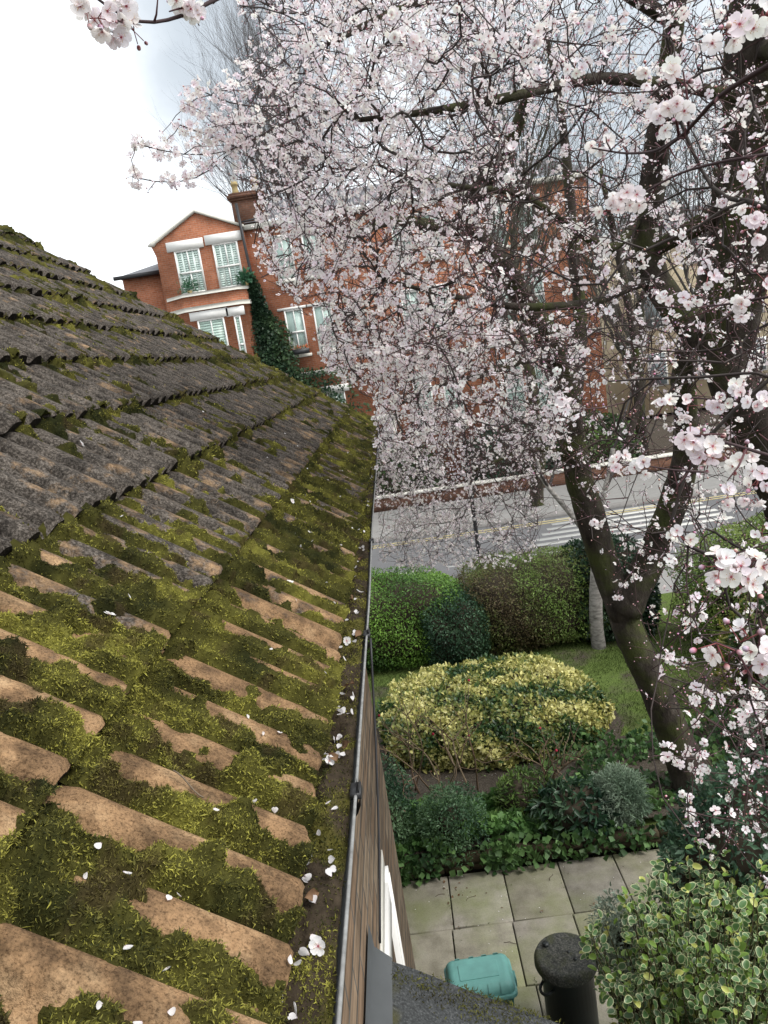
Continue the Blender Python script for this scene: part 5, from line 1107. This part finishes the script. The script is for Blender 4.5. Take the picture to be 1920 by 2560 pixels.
# ------------------------------------------------------------------ fallen petals, blossoms, leaves and twigs
q = np.random.default_rng(91)
def surf(s, y):
    k = int(s//GAUGE) if s >= 0 else 0
    a = lambda s_, y_: roof_pt(np.array(s_), np.array(y_), roof_h(np.array(s_), np.array(y_), k)+moss_T(np.array(float(k)), np.array(s_), np.array(y_)))
    p = a(s, y); e = 0.006; nrm = np.cross(a(s+e, y)-p, a(s, y+e)-p); nrm = nrm if nrm@Nn > 0 else -nrm; return p+Nn*0.004, unit(nrm)
def gut_pt(X, y): return np.array([lipx(y)-X, y, lipz(y)-0.016+0.042*(fbm(np.array(y/0.07), np.array(X/0.05), 13, 4)-0.42)+0.012*math.sin(X/0.118*math.pi)+0.008]), np.array([0.1, 0, 1.0])
me_p = []
for k in range(5):
    b = MB(); pv, pf = petal_tpl(5); p = pv.copy(); p[:, 1] -= 0.5; p[:, 0] *= q.uniform(0.9, 1.2); p[:, 2] = p[:, 2]*q.uniform(0.5, 1.6)-0.05
    b.add(p*0.0112, pf, lerp((.80, .66, .68), (.88, .85, .85), sstep(.05, .3, pv[:, 1])[:, None])); o = b.build('petal', M_PETAL, None, smooth=True); me_p.append(o.data); bpy.data.objects.remove(o)
me_f = []
for k in range(3):
    tv, tf, tcx = flower_tpl(5, 70+k, 0.95); b = MB(); v = tv.copy(); b.add(v*0.0125, tf, tcx); o = b.build('blossom', M_PETAL, None, smooth=True); me_f.append(o.data); bpy.data.objects.remove(o)
def lay(name, me, p, nrm, label, cat, group, sc=1.0, tilt=0.35):
    o = bpy.data.objects.new(name, me); scene.collection.objects.link(o)
    R = frames((unit(np.asarray(nrm))+tilt*q.normal(size=3))[None])[0]
    o.matrix_world = Matrix.Translation(Vector(p)) @ Matrix(R.tolist()).to_4x4() @ Matrix.Scale(sc, 4); tag(o, label, cat, group); return o
for i in range(88):
    y = 0.45*(8.0/0.45)**q.uniform(); s = min(abs(q.normal(0, 0.30)), 1.1); p, nn = surf(s, y)
    lay('petal', me_p[i % 5], p, nn, 'white petal fallen on the mossy roof tiles', 'petal', 'fallen petals on the roof', q.uniform(0.7, 1.05))
for i in range(150):
    y = 0.42*(8.5/0.42)**q.uniform(); X = q.uniform(0.02, 0.10); p, nn = gut_pt(X, y)
    lay('petal', me_p[i % 5], p, nn, 'white petal lying on the leaf mould in the gutter', 'petal', 'fallen petals in the gutter', q.uniform(0.9, 1.35), 0.6)
for i in range(14):
    y = [0.62, 0.66, 0.82, 0.80, 1.0, 1.25, 1.55, 1.9, 2.3, 2.7, 3.3, 4.2, 0.52, 0.74][i]; p, nn = gut_pt(q.uniform(0.03, 0.095), y)
    lay('blossom', me_f[i % 3], p+np.array([0, 0, .006]), nn, 'whole five petalled blossom dropped in the gutter', 'blossom', 'whole blossoms in the gutter', q.uniform(0.85, 1.1), 0.5)
for (s, y) in ((0.46, 1.30), (0.75, 1.05), (0.18, 2.05), (0.3, 2.9), (0.9, 2.2)):
    p, nn = surf(s, y); lay('blossom', me_f[0], p+Nn*.005, nn, 'whole five petalled blossom resting on the roof tiles', 'blossom', 'whole blossoms on the roof', 0.9, 0.5)
for i in range(70):
    x, y = q.uniform(-0.7, 2.4), q.uniform(5.2, 7.1); lay('petal', me_p[i % 5], (x, y, 0.009), (0, 0, 1), 'white petal scattered on the paving slabs', 'petal', 'fallen petals on the paving', q.uniform(0.8, 1.2), 0.15)
for i in range(60):
    x, y = q.uniform(-0.9, 2.6), q.uniform(8.5, 9.3); lay('petal', me_p[i % 5], (x, y, GZ+0.06), (0, 0, 1), 'white petal lying on the lawn edge soil', 'petal', 'fallen petals on the soil', q.uniform(0.8, 1.2), 0.15)
LB = MB(); u_, v_ = np.meshgrid(np.linspace(-1, 1, 7), np.linspace(0, 1, 11), indexing='ij'); wdt = np.sin(np.pi*np.clip(v_, .01, .99))**0.8*0.30
LB.grid(np.stack([u_*wdt, v_-0.5, 0.12*u_**2+0.10*np.sin(v_*5)+0.05*u_*np.sin(v_*9)], -1)*0.045, (0.19, 0.11, 0.06)); lo_ = LB.build('dead_leaf', M_DEAD, None, smooth=True); lm = lo_.data; bpy.data.objects.remove(lo_)
for i in range(16):
    y = 0.5*(3.0/0.5)**q.uniform(); p, nn = gut_pt(q.uniform(0.02, 0.1), y); lay('dead_leaf', lm, p+np.array([0, 0, .004]), nn, 'curled brown dead leaf in the gutter', 'leaf', 'dead leaves in the gutter', q.uniform(0.4, 0.8), 0.8)
for (s, y, a) in ((0.62, 1.55, .3), (0.2, 1.0, 1.2), (0.30, 0.62, -.5), (0.95, 1.7, .8), (0.5, 2.4, -.2), (0.8, 0.9, 1.9)):
    p, nn = surf(s, y); b = MB(); t = np.linspace(-1, 1, 7)[:, None]; d = math.cos(a)*np.array([0, 1, 0])+math.sin(a)*Us; b.tube(t*d*0.03+np.array([[0, 0, 0.004*math.sin(3*x_)] for x_ in t[:, 0]]), 0.0012, 5, (.17, .13, .09))
    o = b.build('fallen_twig', M_TWIG); o.location = p+Nn*.004; tag(o, 'thin dry twig lying on the mossy tiles', 'twig', 'fallen twigs on the roof')

# moss on the porch felt and in the joints of the paving, twigs and leaf litter on the slabs
q = np.random.default_rng(123); b = MB(); P = []
for (x, y, dep_, r_, n) in ((1268, 2528, 0, 0.075, 700), (1085, 2500, 0, 0.035, 160), (1180, 2545, 0, 0.03, 120), (1010, 2540, 0, 0.02, 60)):
    c0 = at_y(x, y, 1.56); u0 = (c0[0]-P0[0])/(P1[0]-P0[0]); 
    for k in range(n):
        d = q.normal(size=2)*r_*np.array([1.0, 0.7]); yy = min(1.615, 1.57+d[1]); u = u0+d[0]/np.linalg.norm(P1-P0)
        P.append(P0+u*(P1-P0)+np.array([0, yy-1.62, 0.004+0.006*q.uniform()]))
P = np.array(P); leaves(b, P, np.tile([0.3, 0, 1.], (len(P), 1)), q, 0.010, 0.3, palette(q, len(P), P, [(0.04, 0.035, 0.012), (0.085, 0.085, 0.02), (0.14, 0.14, 0.03)], 20, 4), 0.8)
tag(b.build('moss', M_STRAND), 'dark green moss tufts along the edge of the felt porch roof', 'moss', kind='stuff')
b = MB(); P = []
for k in range(1500):
    if q.uniform() < 0.5: x, y = xs[q.integers(2, 10)]+q.normal()*0.006+q.choice([0.06, -0.02, 0.0]), q.uniform(4.0, 7.1)
    else: x, y = q.uniform(-1.2, 3), ys_slab[q.integers(0, 5)]+q.normal()*0.006
    if fbm(np.array(x*3.1), np.array(y*3.1), 8, 2) > 0.5: P.append((x, y, 0.004))
P = np.array(P); leaves(b, P, np.tile([0, 0, 1.], (len(P), 1)), q, 0.018, 0.5, palette(q, len(P), P, [(0.03, 0.04, 0.012), (0.07, 0.10, 0.025), (0.10, 0.07, 0.04)], 5, 3), 0.7)
tag(b.build('joint_weeds', M_LEAF), 'small weeds and moss in the joints of the paving', 'weeds', kind='stuff')
for i, (x, y, a) in enumerate(((0.05, 6.75, 0.4), (0.35, 6.1, 2.8), (0.9, 6.9, 1.0), (-0.25, 6.85, 0.2), (1.2, 6.4, 2.0), (0.62, 5.75, 0.1))):
    b = MB(); t = np.linspace(-1, 1, 7)[:, None]; b.tube(t*np.array([math.cos(a), math.sin(a), 0])*0.055+np.array([[0.008*math.sin(4*z), 0.008*math.cos(3*z), 0.004] for z in t[:, 0]]), 0.002, 5, (.09, .06, .045))
    o = b.build('fallen_twig', M_TWIG); o.location = (x, y, 0.004); tag(o, 'thin dark twig lying on the paving slabs', 'twig', 'fallen twigs on the paving')
for i in range(26):
    x, y = (q.normal(-0.1, .12), q.normal(6.85, .1)) if i < 12 else (q.uniform(-0.6, 2), q.uniform(5, 7.0)); lay('dead_leaf', lm, (x, y, 0.008), (0, 0, 1), 'small brown dead leaf on the paving slabs', 'leaf', 'dead leaves on the paving', q.uniform(0.4, 0.8), 0.3)
